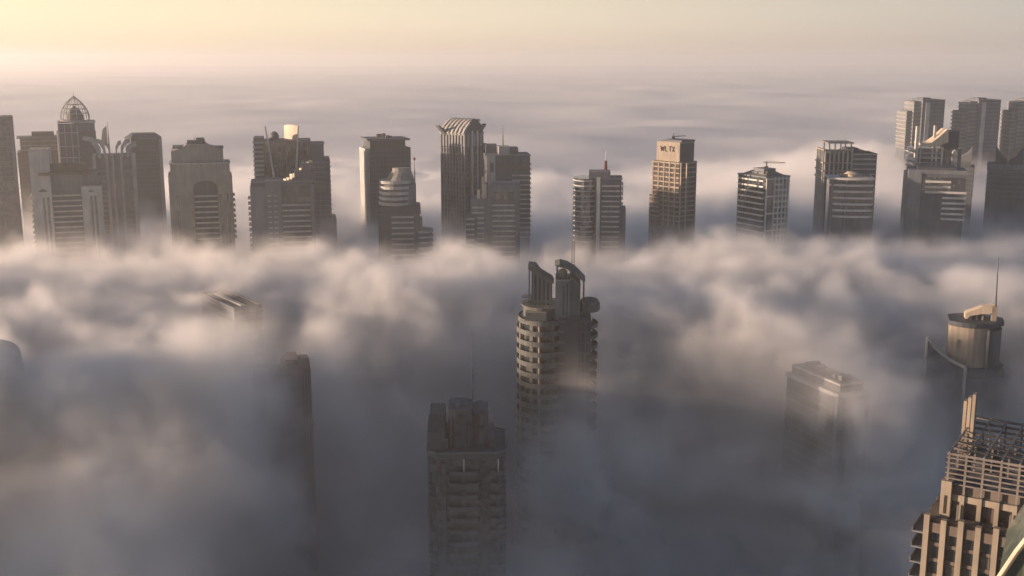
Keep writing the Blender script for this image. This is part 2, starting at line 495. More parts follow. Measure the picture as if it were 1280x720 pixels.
# the thick of the fog, where nothing can be seen any more, out to the horizon
cm, t, b = new_mat('thick_fog')
b.inputs['Base Color'].default_value = (.87, .87, .87, 1)
b.inputs['Roughness'].default_value = 1.0
b.inputs['Specular IOR Level'].default_value = 0.0
def fog_sheet():
    rows = []
    yy = [560.0]
    while yy[-1] < 26000: yy.append(yy[-1] + max(9.0, (yy[-1] - 900) * .012))
    NXs = 240
    ya = np.array(yy)
    half = 700 + .62 * ya
    U = np.linspace(-1, 1, NXs)
    X = half[:, None] * U[None, :]
    Y = np.repeat(ya[:, None], NXs, 1)
    H = fog_top(X, Y)
    far = sstep(1250, 1600, Y)
    streak = fbm_grid(X, Y, 900, 3, 21, 1.5, 1.0) - .5
    streak2 = fbm_grid(X, Y, 420, 3, 22, 2.6, 1.0) - .5
    sea_h = 206 + 34 * streak + 18 * (fbm_grid(X, Y, 420, 2, 3) - .5)
    H = (H - 40) * (1 - far) + sea_h * far
    H = np.where(Y < 640, H - (640 - Y) * 1.6, H)
    V = np.stack([X.ravel(), Y.ravel(), H.ravel()], 1)
    ny_ = len(ya)
    F = [(j * NXs + i, j * NXs + i + 1, (j + 1) * NXs + i + 1, (j + 1) * NXs + i) for j in range(ny_ - 1) for i in range(NXs - 1)]
    return mesh_obj('fog_sea', V.tolist(), F, cm, smooth=True)
fs = fog_sheet()
fs['kind'] = 'stuff'

hz = volume_mat('haze_air', (.93, .94, .94), 1.6e-4, .45, attr=False)
ha, hb = Vector((-9000, -600, -1)), Vector((9000, 15000, 400))
hv = [(x, y, z) for x in (ha.x, hb.x) for y in (ha.y, hb.y) for z in (ha.z, hb.z)]
hf = [(0, 1, 3, 2), (4, 6, 7, 5), (0, 4, 5, 1), (2, 3, 7, 6), (0, 2, 6, 4), (1, 5, 7, 3)]
h = mesh_obj('haze', hv, hf, hz)
h['kind'] = 'stuff'
# ------------------------------------------------------------------ the towers behind the fog bank, left to right
# dark glass slab cut by the left edge of the picture
T = Tower('glass_tower', 'dark glass slab tower cut off by the left edge of the photo', -12, 850, 147, 0, 14)
X, Z = T.X, T.Z
P = rect(X(-37), X(13), -14, 14)
T.part('glass_wall', MB().prism(P, 0, Z(147)), 'blueglass')
T.part('parapet', MB().prism(grow(P, .35), Z(149), Z(146.4)), 'midgrey')
T.bands('floor_band', P, Z(275), Z(152), 3.7, .7, .18, 'midgrey')
T.piers('mullion', P[0], P[1], [.5 + 3.0 * k for k in range(10)], .35, .32, Z(285), Z(149.5), 'midgrey')
T.part('corner_pier', MB().side(P[0], P[1], X(13) - X(-37) - 2.2, X(13) - X(-37) + .4, -.3, .5, 0, Z(146)), 'grey')

# stepped tower behind the pointed dome
T = Tower('stepped_tower', 'brown stepped tower behind the cream winged tower, overhanging roof slab left of the lattice dome', 47, 1010, 168, 0, 14)
X, Z = T.X, T.Z
P = rect(X(22), X(74), -14, 14); Q = rect(X(26), X(72), -12.5, 12.5)
T.part('lower_wall', MB().prism(P, 0, Z(190)), 'redbrown')
T.part('upper_wall', MB().prism(Q, Z(190) - .1, Z(173)), 'brown')
T.part('roof_slab', MB().box(X(22.5), X(73), -14.5, 13, Z(173) + .02, Z(171.5)), 'grey')
T.part('roof_housing', MB().box(X(40), X(66), -8, 8, Z(172), Z(166)).box(X(44), X(52), -9.5, -8.1, Z(172), Z(168)), 'brown')
T.bands('floor_band', Q, Z(188), Z(176), 3.8, .8, .25, 'beige')
T.bands('floor_band', P, Z(250), Z(192), 3.8, .8, .25, 'brown')
T.piers('pier', P[0], P[1], [2 + 4.2 * k for k in range(9)], .9, .45, Z(255), Z(190.5), 'brown')

# tower with the pointed lattice dome
T = Tower('domed_tower', 'tower topped by a pointed open lattice dome, the highest roof on the left', 93, 930, 150, 0, 14)
X, Z = T.X, T.Z
P = octagon(X(71), X(117), -14, 14, 4)
T.part('shaft_wall', MB().prism(P, 0, Z(165)), 'midgrey')
T.part('shoulder', MB().box(X(91), X(116.4), -12, 12, Z(165) - .1, Z(152.5)), 'grey')
T.part('cornice', MB().box(X(73), X(117.5), -13, 13, Z(154), Z(152)), 'cream')
B0 = rect(X(73), X(97), -17, -13.9)
T.part('front_bay', MB().prism(B0, Z(225), Z(154.4)), 'midgrey')
T.piers('pier', B0[0], B0[1], [.5, 5, 10, 14.6], .6, .5, Z(215), Z(156), 'cream')
for py in (165, 182, 196): T.part('floor_band', MB().side(B0[0], B0[1], -.2, X(97) - X(73) + .2, -.2, .38, Z(py + 1.2), Z(py)), 'cream')
T.bands('floor_band', P, Z(235), Z(166), 3.7, .8, .22, 'redbrown')
T.part('collar', MB().box(X(57), X(112), -19, -10, Z(220), Z(216)), 'redbrown')
cx, zb, za, rd = X(94), Z(152) + .02, Z(121), X(111) - X(94)
prof = [(1.0, 0), (1.02, .14), (.98, .30), (.86, .48), (.66, .66), (.42, .81), (.18, .93), (.02, 1.0)]
T.part('inner_dome', MB().lathe([(rd * .62 * r, zb + (za - zb) * .62 * h_) for r, h_ in prof], cx, 0, 16), 'midgrey', smooth=True)
dm = T.part('dome_lattice', MB().lathe([(rd * 1.02, zb), (rd * 1.06, zb + .7), (rd * .9, zb + .7), (rd * .9, zb)], cx, 0, 24), 'cream')
for k in range(12):
    a = 2 * math.pi * k / 12 + .13
    T.part('rib', MB().tube([(cx + rd * r * math.cos(a), rd * r * math.sin(a), zb + (za - zb) * h_) for r, h_ in prof], .42, 5, .3), 'cream', dm)
for q in (2, 3, 4):
    r, h_ = prof[q]
    T.part('ring', MB().tube([(cx + rd * r * math.cos(2 * math.pi * k / 24), rd * r * math.sin(2 * math.pi * k / 24), zb + (za - zb) * h_) for k in range(25)], .28, 4), 'cream', dm)
mast(T, cx, 0, za - .5, za + 4, .25)

# cream tower with two blank wing walls and a balcony recess
T = Tower('winged_tower', 'cream tower with two tall blank wing walls and stacked balconies between them', 80, 800, 190, -3, 14)
X, Z = T.X, T.Z
T.part('core_wall', MB().box(X(45), X(118), -10, 13, 0, Z(216)), 'grey')
A = rect(X(40), X(63), -14, 12.6); Bq = rect(X(98), X(122), -14, 12.6)
T.part('wing_wall', MB().prism(A, 0, Z(188)), 'cream')
T.part('wing_wall', MB().prism(Bq, 0, Z(234)), 'cream')
T.part('wing_cap', MB().prism(grow(A, .4), Z(188) + .01, Z(187)), 'beige')
T.part('wing_cap', MB().prism(grow(Bq, .4), Z(234) + .01, Z(233)), 'beige')
T.part('roof_plate', MB().box(X(49), X(112), -17, 10, Z(218.5), Z(216) + .4), 'redbrown')
T.part('attic_wall', MB().box(X(64), X(97), -9.9, -8, Z(244), Z(219)).box(X(60), X(104), -9, 9, Z(216) + .41, Z(207)), 'redbrown')
C0, C1 = (X(63), -10), (X(98), -10)
T.balconies(C0, C1, .3, X(98) - X(63) - .3, 3.6, Z(325), Z(243), 3.75, 'cream')
T.balconies((X(40), 10), (X(40), -13), 3, 19, 1.7, Z(325), Z(243), 3.75, 'cream')
for x in (52, 57): T.part('window_strip', MB().side(A[0], A[1], X(x) - X(40), X(x) - X(40) + 1.5, -.5, .02, Z(325), Z(246)), 'glass')
for x in (108, 113): T.part('window_strip', MB().side(Bq[0], Bq[1], X(x) - X(98), X(x) - X(98) + 1.5, -.5, .02, Z(325), Z(246)), 'glass')
T.part('wall_emblem', MB().plate([(X(47), Z(239)), (X(59), Z(239)), (X(53), Z(235))], -14.25, -13.9), 'darkgrey')
T.part('wall_emblem', MB().plate([(X(106), Z(241)), (X(113), Z(241)), (X(109.5), Z(238))], -14.25, -13.9), 'darkgrey')

# tower with the petal crown
T = Tower('crowned_tower', 'slim ribbed tower with curved crown petals and a spike, right of the lattice dome', 143, 860, 195, 0, 13)
X, Z = T.X, T.Z
P = rect(X(118), X(167), -13, 13)
T.part('glass_wall', MB().prism(P, 0, Z(196)), 'blueglass')
for a, b in ((117, 121), (132, 135.5), (139.5, 142), (149, 152), (163, 168)):
    T.part('rib', MB().box(X(a), X(b), -14.4, -12.5, 0, Z(192)), 'cream')
for a, b in ((121, 132), (152, 163)): T.balconies(P[0], P[1], X(a) - X(118) + .1, X(b) - X(118) - .1, 1.2, Z(300), Z(212), 3.75, 'grey')
T.part('roof_slab', MB().box(X(119), X(166), -12.4, 12.4, Z(196) + .01, Z(194.5)), 'grey')
for x0, x1, h1 in ((124, 107, 173), (131, 121, 176), (137, 131, 179), (146, 152, 179), (153, 163, 177), (160, 170, 181)):
    pts = [(X(x0), Z(197)), (X(x0 + (x1 - x0) * .12), Z(187)), (X(x0 + (x1 - x0) * .45), Z(h1 + 4)), (X(x1), Z(h1 + 1.2)), (X(x1), Z(h1 - 1)), (X(x0 + (x1 - x0) * .35), Z(h1 + .5)), (X(x0 - (x1 - x0) * .16), Z(186)), (X(x0 - (x1 - x0) * .22), Z(197))]
    T.part('crown_petal', MB().plate(pts if x1 < x0 else pts[::-1], -13.4, -11.9), 'cream')
    T.part('crown_petal', MB().plate(pts if x1 < x0 else pts[::-1], 9, 10.5), 'cream')
T.part('sail', MB().plate([(X(128), Z(181)), (X(136), Z(181)), (X(136), Z(158)), (X(131), Z(163))], -.3, .3), 'gold')
mast(T, X(137.5), 0, Z(196), Z(153), .6)

# dark eight sided tower
T = Tower('octagonal_tower', 'plain dark eight sided tower behind and right of the petal crown', 178.5, 1010, 168, 0, 14)
X, Z = T.X, T.Z
P = octagon(X(157), X(200), -14, 14, 5)
T.part('wall', MB().prism(P, 0, Z(174)), 'darkgrey')
T.part('roof', MB().prism(grow(P, .4), Z(174) + .01, Z(172.5)).prism(P, Z(172.4), Z(167.5), top=grow(P, -5)), 'midgrey')
T.part('corner_pier', MB().side(P[1], P[2], 3.5, 7.4, -.2, .5, 0, Z(173.5)), 'beige')
T.bands('floor_band', P, Z(245), Z(177), 3.8, .6, .16, 'midgrey')

# tower with the arched recess
T = Tower('arched_tower', 'stone tower with rounded shoulders and a tall arched balcony recess in its front', 249, 800, 190, 0, 14)
X, Z = T.X, T.Z
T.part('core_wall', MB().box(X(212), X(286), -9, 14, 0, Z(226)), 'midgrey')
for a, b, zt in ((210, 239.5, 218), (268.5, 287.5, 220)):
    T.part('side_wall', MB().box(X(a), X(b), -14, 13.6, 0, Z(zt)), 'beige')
arch = [(X(213), Z(205)), (X(213), Z(228)), (X(239.5), Z(228))] + [(X(254 - 14.4 * math.cos(R(t_))), Z(236 - 10 * math.sin(R(t_)) ** .7)) for t_ in (2, 25, 50, 75, 105, 130, 155, 178)] + [(X(268.5), Z(228)), (X(285), Z(228)), (X(285), Z(205))]
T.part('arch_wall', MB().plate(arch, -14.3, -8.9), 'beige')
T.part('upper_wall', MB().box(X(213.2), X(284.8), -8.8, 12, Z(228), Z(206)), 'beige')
T.part('cornice', MB().box(X(212), X(286), -15, 12.5, Z(205) + .01, Z(203.6)), 'cream')
T.part('attic_wall', MB().plate([(X(215), Z(203)), (X(278), Z(203)), (X(278), Z(187)), (X(262), Z(184)), (X(258), Z(181)), (X(233), Z(181.5)), (X(227), Z(186)), (X(215), Z(189))][::1], -12, 11), 'beige')
T.part('roof_slab', MB().box(X(217), X(236), -10, 9, Z(186), Z(183.5)).box(X(260), X(279), -10, 9, Z(186.5), Z(185.2)), 'midgrey')
T.part('roof_housing', MB().box(X(235), X(257), -6, 6, Z(182), Z(177)).box(X(246), X(256), -4, 4, Z(177) - .1, Z(174)), 'midgrey')
mast(T, X(243.5), 0, Z(177), Z(170), .35)
T.balconies((X(239.6), -9), (X(268.4), -9), .1, X(268.4) - X(239.6) - .1, 4.3, Z(305), Z(244), 3.8, 'cream')
for a in (213, 224, 231):
    T.balconies((X(210), -14), (X(239), -14), X(a) - X(210), X(a) - X(210) + 2.6, .9, Z(305), Z(244), 3.8, 'beige', 'small_balcony', .9)
T.balconies((X(287.5), -14), (X(287.5), 13), 2, 12, 1.4, Z(300), Z(244), 3.8, 'beige')
for a in (219, 236, 271, 280): T.part('window_strip', MB().box(X(a), X(a) + 1.6, -14.03, -13.5, Z(305), Z(243)), 'glass')

# twin blade tower with the golden sail
T = Tower('twin_blade_tower', 'dark tower with two slanting white blades and a glowing golden sail on its roof', 366, 900, 178, 0, 15)
X, Z = T.X, T.Z
P = rect(X(330), X(388), -15, 15)
T.part('glass_wall', MB().prism(P, 0, Z(177)), 'glass')
T.part('left_fin_wall', MB().box(X(318), X(330.2), -12, 12, 0, Z(172)), 'midgrey')
T.bands('fin', rect(X(318), X(329.9), -12, 12), Z(235), Z(177), 3.6, 1.3, .9, 'cream')
T.part('right_wing', MB().box(X(387.9), X(404), -13, 13, 0, Z(181)), 'midgrey')
T.part('lower_wing', MB().box(X(403.9), X(411), -12, 12, 0, Z(199)), 'midgrey')
T.part('stepped_base', MB().box(X(396), X(417), -16, 11, 0, Z(274)), 'grey')
T.bands('floor_band', rect(X(388), X(411.2), -13.2, 12), Z(290), Z(203), 3.8, 1.0, .35, 'grey')
T.part('wing_cap', MB().box(X(389), X(405), -13.5, 13.5, Z(181) + .01, Z(180)), 'grey')
T.piers('mullion', P[0], P[1], [4 + 3.3 * k for k in range(10)], .4, .35, Z(240), Z(178), 'midgrey')
T.part('parapet', MB().box(X(331), X(388), -15.4, 14, Z(177) + .02, Z(175.6)), 'midgrey')
for x0, x1, z1 in ((342, 333, 157), (368, 373.5, 157)):
    y = -16.2
    T.part('blade', MB().plate([(X(x0 - 1.4), Z(226)), (X(x0 + 1.2), Z(226)), (X(x1 + .8), Z(z1)), (X(x1 - .6), Z(z1))], y - .6, y + .9), 'white')
T.part('roof_dome', MB().lathe([(3.6, Z(176)), (3.6, Z(171)), (3.0, Z(168)), (1.6, Z(166)), (.2, Z(165))], X(343.5), -2, 14), 'darkgrey', smooth=True)
sl = MB()
q_ = [(X(355.5) + (X(373) - X(355.5)) * t_, 5.5 - 11.5 * t_ - .5 * math.sin(math.pi * t_)) for t_ in (0, .2, .4, .6, .8, 1)]
for k in range(5):
    sl.side(q_[k], q_[k + 1], 0, math.hypot(q_[k + 1][0] - q_[k][0], q_[k + 1][1] - q_[k][1]), -.3, 0, Z(177), Z(158 - 1.0 * k + .25 * k * k))
T.part('sail', sl, 'gold')
# broad tower in front of it
T = Tower('balcony_tower', 'broad grey tower with a dark attic window, in front of the twin blade tower', 352, 780, 226, 0, 14)
X, Z = T.X, T.Z
P = rect(X(314), X(390), -12, 14)
T.part('wall', MB().prism(P, 0, Z(228)), 'midgrey')
T.part('corner_wall', MB().box(X(313), X(331), -14, 13, 0, Z(233)), 'grey')
T.part('corner_wall', MB().box(X(331.2), X(351), -13.4, 12, 0, Z(226)), 'grey')
T.part('right_wall', MB().box(X(387), X(392), -14, 12, 0, Z(231)), 'grey')
T.part('attic_window', MB().box(X(352), X(386.5), -12.5, -11.5, Z(254), Z(233)), 'blueglass')
T.part('parapet', MB().box(X(345), X(392.5), -13.8, 13, Z(228.5), Z(226.5)), 'grey')
T.balconies((X(351.2), -12), (X(386.8), -12), .2, X(386.8) - X(351.2) - .2, 2.6, Z(335), Z(255), 3.7, 'cream')
T.balconies((X(313), 12), (X(313), -14), 14, 25, 1.8, Z(335), Z(246), 3.7, 'cream')
for a in (334, 341): T.balconies((X(331.2), -13.4), (X(351), -13.4), X(a) - X(331.2), X(a) - X(331.2) + 2.6, .9, Z(335), Z(243), 3.7, 'cream', 'small_balcony', .9)
T.part('penthouse', MB().box(X(368), X(391.5), -9, 10, Z(231), Z(215)).box(X(377), X(391), -6, 9, Z(215) - .1, Z(206)), 'midgrey')
rng = random.Random(4)
for k in range(9):
    x, y = X(354 + 4.1 * k), -11 + 1.3 * k
    zb_ = Z(230 - 2.1 * k)
    T.part('roof_baffle', MB().prism([(x, y + 2), (x + 2.0, y - .4), (x + 2.5, y), (x + .5, y + 2.4)], zb_, zb_ + rng.uniform(2.2, 6.5)), 'gold')
tr = MB()
for k in range(4): tr.tube([(X(372 + 5 * k), -8, Z(218)), (X(374 + 5 * k), -7.5, Z(211 - 2 * k))], .3, 5)
tr.tube([(X(370), -8, Z(217)), (X(392), -8, Z(208))], .3, 5)
T.part('roof_trellis', tr, 'steel')

# tower with the flat overhanging roof
T = Tower('flat_roof_tower', 'dark tower with a thin overhanging roof plate and a sunlit left edge', 480.5, 950, 176, 12, 16)
X, Z = T.X, T.Z
P = rect(X(457), X(509), -15, 15)
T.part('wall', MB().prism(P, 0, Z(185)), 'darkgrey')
T.part('left_wall', MB().box(X(452), X(457.2), -12, 14, 0, Z(186)), 'cream')  # sunlight on this side is put into the pale wall colour
T.part('neck_wall', MB().prism(rect(X(458), X(503), -13, 13), Z(185) - .1, Z(176)), 'darkgrey')
T.part('roof_plate', MB().prism(rect(X(454), X(508), -16, 16), Z(176) + .01, Z(173.6)), 'midgrey')
roof_kit(T, X(470), X(492), -6, 8, Z(173.6), 3, 4, 'midgrey')
T.bands('floor_band', P, Z(255), Z(188), 3.8, .8, .16, 'midgrey')
T.piers('mullion', P[0], P[1], [1 + 3.5 * k for k in range(10)], .4, .3, Z(255), Z(186), 'midgrey')
# rounded terraces
T = Tower('terraced_tower', 'rounded tower with curved white terraces below a domed roof, before the roof plate tower', 498, 780, 212, 0, 14)
X, Z = T.X, T.Z
P = rect(X(474), X(524), -12, 13)
T.part('lower_wall', MB().prism(P, 0, Z(262)), 'midgrey')
U = ellipse(X(497), 0, X(520) - X(497), 12.5, 24)
T.part('upper_wall', MB().prism(U, Z(262) - .1, Z(232)), 'grey')
z = Z(258)
for k in range(5):
    zz = Z(257 - 6.6 * k)
    T.part('terrace', MB().prism(ellipse(X(493) + .2 * k, -2, X(513) - X(492), 14 - .3 * k, 26), zz, zz + 1.9), 'cream')
rr = ellipse(X(499.5), 0, X(519.5) - X(499.5), 11.5, 20)
T.part('domed_roof', MB().prism(rr, Z(231), Z(216), top=[(X(502) + (p[0] - X(499.5)) * .62, p[1] * .55) for p in rr]).prism(ellipse(X(502), 0, 6.3, 5.5, 16), Z(216) - .1, Z(212)), 'beige')
T.part('attic_band', MB().prism(rect(X(473), X(525), -12.6, 13), Z(268), Z(259)), 'darkgrey')
T.balconies((X(488), -12), (X(520), -12), 0, X(516) - X(488), 1.8, Z(335), Z(270), 3.8, 'cream')
T.part('side_wall', MB().box(X(471.5), X(486), -13, 11, 0, Z(266)), 'darkgrey')
T.part('stair_wall', MB().box(X(514), X(527), -11, 8, 0, Z(276)), 'grey')
E = ellipse(X(527), -2, X(540) - X(527), 10, 20)
T.part('side_bay', MB().prism(E, 0, Z(292)), 'midgrey')
T.bands('terrace', E, Z(330), Z(290), 3.8, 1.4, .7, 'cream')
mast(T, X(518.5), 0, Z(232), Z(199), .45)
T.part('mast_light', MB().lathe([(.3, Z(203)), (.8, Z(202)), (.8, Z(200)), (.3, Z(199))], X(518.5), 0, 8), 'red')

# ribbed crown tower
T = Tower('ribbed_crown_tower', 'tall tower with a crown of curved ribs bending over a sunlit band', 577, 905, 165, 44, 17)
X, Z = T.X, T.Z
dl, dr = (581 - 550) * T.s / math.sin(R(44)), (604 - 581) * T.s / math.cos(R(44))
P = rect(-dr / 2, dr / 2, -dl / 2, dl / 2)
T.part('glass_wall', MB().prism(P, 0, Z(184)), 'blueglass')
T.part('crown_wall', MB().prism(grow(P, -.2), Z(184) + .01, Z(169)), 'cream')
T.part('crown_base', MB().prism(grow(P, .5), Z(169) + .01, Z(166.5)), 'grey')
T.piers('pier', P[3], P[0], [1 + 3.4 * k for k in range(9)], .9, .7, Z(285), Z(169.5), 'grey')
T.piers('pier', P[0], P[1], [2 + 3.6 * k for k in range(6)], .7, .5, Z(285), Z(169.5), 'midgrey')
for a in (.33, .62): T.part('light_pilaster', MB().side(P[0], P[1], dr * a, dr * a + 1.5, -.2, 1.2, 0, Z(164)), 'white')
T.bands('floor_band', P, Z(285), Z(186), 3.7, .6, .2, 'midgrey')
zb, zt_ = Z(167), Z(149.5)
for k in range(7):
    y = -dl / 2 + .6 + (dl - 2.4) / 6 * k
    arc = [(-dr / 2 - 1.2 + (dr * .92) * t_, zb + (zt_ - zb) * math.sin(math.pi / 2 * min(1, t_ * 1.25)) ** .8) for t_ in (0, .08, .18, .3, .45, .6, .8, 1)]
    inn = [(a_ + 1.1, z_ - 1.9) for a_, z_ in arc][::-1]
    T.part('crown_rib', MB().plate((arc + inn)[::-1], y, y + 1.9), 'cream')
    if k < 6: T.part('crown_slot', MB().plate([(-dr / 2 + .6, zb), (dr * .3, zb), (dr * .3, zt_ - 3), (-dr * .1, zt_ - 4.5), (-dr / 2 + 2.2, zb + 4.5)], y + 1.95, y + (dl - 2.4) / 6 - .05), 'darkgrey')
T.part('crown_gable', MB().plate([(-dr * .38, zb), (dr * .5, zb), (dr * .46, zb + 5), (dr * .2, zt_ - .8), (-dr * .05, zt_ + .5), (-dr * .25, zb + 8)], -dl / 2 - .4, -dl / 2 + .5), 'darkgrey')
for sx, yy in ((-1, dl * .35), (1, -dl * .3)):
    x0_ = sx * dr / 2
    T.part('side_fin', MB().plate([(x0_, zb - 2), (x0_, zb + 1.5), (x0_ + sx * 7.5, zb + 6.5), (x0_ + sx * 7.5, zb + 5.2)] if sx < 0 else [(x0_, zb - 2), (x0_ + sx * 7.5, zb + 5.2), (x0_ + sx * 7.5, zb + 6.5), (x0_, zb + 1.5)], yy - 2, yy + 2), 'grey')
T.part('right_wing', MB().side(P[1], P[2], 1, dl - 4, -.2, 4.5, 0, Z(181)), 'midgrey')

# twin pair right of it
T = Tower('mast_tower', 'wide dark tower with a thin mast and sunlit roof box, right of the ribbed crown', 633, 880, 190, 5, 14)
X, Z = T.X, T.Z
P = rect(X(605), X(661), -13, 14)
T.part('wall', MB().prism(P, 0, Z(195)), 'midgrey')
T.part('parapet', MB().prism(grow(P, .4), Z(195) + .01, Z(193.6)), 'grey')
T.part('roof_box', MB().box(X(622), X(636), -8, 6, Z(195), Z(184)), 'cream')  # the block's lit left half is put into a paler colour
T.part('roof_box', MB().box(X(636.1), X(647), -7, 6, Z(195), Z(185.5)), 'midgrey')
T.part('left_block', MB().box(X(607), X(621), 2, 14, Z(196), Z(182.5)), 'midgrey')
T.part('turret', MB().box(X(606), X(617), -15, -9, Z(228), Z(194.5)), 'cream')
T.part('turret_window', MB().box(X(610), X(614.5), -15.06, -14, Z(215), Z(203)), 'glass')
for a in (641, 648, 655):
    w_ = 4.2
    T.part('arched_window', MB().plate([(X(a) - 2, Z(214)), (X(a) + 2, Z(214)), (X(a) + 2, Z(207)), (X(a) + 1.2, Z(204.8)), (X(a), Z(204)), (X(a) - 1.2, Z(204.8)), (X(a) - 2, Z(207))], -13.1, -12.6), 'glass')
T.balconies(P[0], P[1], X(638) - X(605), X(660) - X(605), 1.3, Z(300), Z(218), 3.7, 'cream')
T.balconies(P[1], P[2], 3, 20, 1.3, Z(300), Z(205), 3.7, 'cream')
T.bands('floor_band', P, Z(300), Z(222), 3.7, .7, .2, 'grey')
mast(T, X(628.5), 0, Z(184), Z(157), .6)
T = Tower('setback_tower', 'grey tower stepping down to the left, glowing roof turrets, in front of the mast tower', 616, 800, 232, 0, 14)
X, Z = T.X, T.Z
T.part('right_wall', MB().box(X(610), X(650), -13, 14, 0, Z(233)), 'grey')
T.part('middle_wall', MB().box(X(588), X(610.2), -12, 12, 0, Z(249)), 'grey')
T.part('left_wall', MB().box(X(582), X(596), -14, 10, 0, Z(269)), 'midgrey')
T.part('parapet', MB().box(X(609), X(650.5), -13.6, 14, Z(233) + .01, Z(231.5)), 'grey')
T.part('roof_turret', MB().box(X(602), X(605), -10, -7, Z(249), Z(222)).box(X(605.01), X(608), -10, -7, Z(249), Z(232)), 'gold')
T.part('roof_turret', MB().box(X(596), X(600), -11, -8, Z(249), Z(238)).box(X(611), X(613), -12, -10, Z(233), Z(229)), 'gold')
T.part('roof_arm', MB().tube([(X(606), -5, Z(232)), (X(605), -5, Z(218)), (X(611), -5, Z(212))], .5, 5), 'steel')
T.part('window_bay', MB().box(X(618), X(642), -13.3, -12.5, Z(252), Z(240)), 'glass')
T.balconies((X(610), -13), (X(650), -13), 3, X(644) - X(610), 1.4, Z(325), Z(255), 3.7, 'cream')
T.balconies((X(588), -12), (X(610), -12), 1, 9.5, 1.4, Z(325), Z(258), 3.7, 'cream')
T.balconies((X(582), -14), (X(596), -14), .4, 6, 1.2, Z(325), Z(272), 3.7, 'cream')
for x in (611, 646): T.part('pier', MB().box(X(x), X(x) + 1.3, -13.9, -12.9, 0, Z(234)), 'grey')
# ------------------------------------------------------------------ the row to the right of the middle
T = Tower('red_mast_tower', 'grey blue tower with a short red and white mast on its raised roof block', 749, 820, 222, 0, 15)
X, Z = T.X, T.Z
T.part('left_wall', MB().prism(ellipse(X(732), 0, X(747) - X(731), 14, 26), 0, Z(224)), 'blueglass')
T.part('right_wall', MB().box(X(744), X(777), -13, 13, 0, Z(225)), 'midgrey')
T.part('raised_block', MB().box(X(736), X(763), -9, 10, Z(226), Z(216)), 'grey')
T.part('roof_slab', MB().box(X(744.2), X(778), -13.6, 13, Z(225) + .01, Z(223.6)), 'grey')
T.part('light_pilaster', MB().box(X(746), X(750.5), -14.6, -12.5, 0, Z(222)), 'white')
T.part('step_wall', MB().box(X(776.9), X(783), -12, 10, 0, Z(262)), 'midgrey')
T.bands('floor_band', ellipse(X(732), 0, X(747) - X(731), 14, 26), Z(310), Z(226), 3.7, .9, .35, 'cream')
T.balconies((X(750), -13), (X(777), -13), 1.5, X(775) - X(750), 1.5, Z(310), Z(231), 3.7, 'cream')
T.balconies((X(777), -13), (X(777), 13), 2, 12, 1.3, Z(258), Z(229), 3.7, 'cream')
T.part('corner_frame', MB().box(X(772), X(773), -14.2, -13.4, Z(245), Z(229)).box(X(778), X(779), -14.2, -13.4, Z(245), Z(229)).box(X(772), X(779), -14.25, -13.35, Z(229) + .01, Z(228)), 'grey')
m = T.part('antenna', MB().tube([(X(757), 0, Z(215)), (X(757), 0, Z(203))], 1.3, 8, 1.0), 'red')
T.part('antenna_tip', MB().tube([(X(757), 0, Z(203) + .01), (X(757), 0, Z(190))], .3, 6, .12), 'white', m)

# sunlit sign tower
T = Tower('sign_tower', 'bronze tower turned edge on, dark lettering high on its sunlit left side', 843, 850, 205, 48, 18)
X, Z = T.X, T.Z
dl, dr = (849 - 815) * T.s / math.sin(R(48)), (871 - 849) * T.s / math.cos(R(48))
P = rect(-dr / 2, dr / 2, -dl / 2, dl / 2)
T.part('wall', MB().prism(P, 0, Z(203)), 'brownglass')
Q = rect(-dr / 2 + 1.2, dr / 2 - 2.2, -dl / 2 + 1, dl / 2 - 3)
T.part('attic_wall', MB().prism(Q, Z(203) - .1, Z(178.5)), 'tan')
T.part('roof_cap', MB().prism(grow(rect(-dr / 2 + 3, dr / 2 - 2, -dl / 2 + 1, dl / 2 - 8), .3), Z(178.5) + .01, Z(176)), 'midgrey')
T.part('shade_toned_wall', MB().side(Q[0], Q[1], .6, dr - 3.8, -.2, .25, Z(203), Z(180)), 'darkgrey')  # the tower's shadowed face is put into a darker colour
T.part('shade_toned_wall', MB().side(P[0], P[1], .1, dr - .1, -.2, .2, 0, Z(204)), 'darkgrey')
T.bands('floor_band', P, Z(280), Z(204), 3.6, 1.0, .32, 'tan')
T.piers('pier', P[3], P[0], [1.2 + 5.6 * k for k in range(7)], 1.0, .55, Z(285), Z(203.5), 'tan')
T.piers('mullion', P[0], P[1], [1 + 3.2 * k for k in range(6)], .5, .5, Z(285), Z(203.5), 'midgrey')
T.part('left_step', MB().side(P[3], P[0], -1.2, 9, -3, 1.2, 0, Z(247)), 'brownglass')
T.bands('floor_band', [(p[0], p[1]) for p in rect(-dr / 2 - 1.2, -dr / 2 + .5, dl / 2 - 9, dl / 2 + 1.2)], Z(280), Z(249), 3.6, 1.0, .32, 'tan')
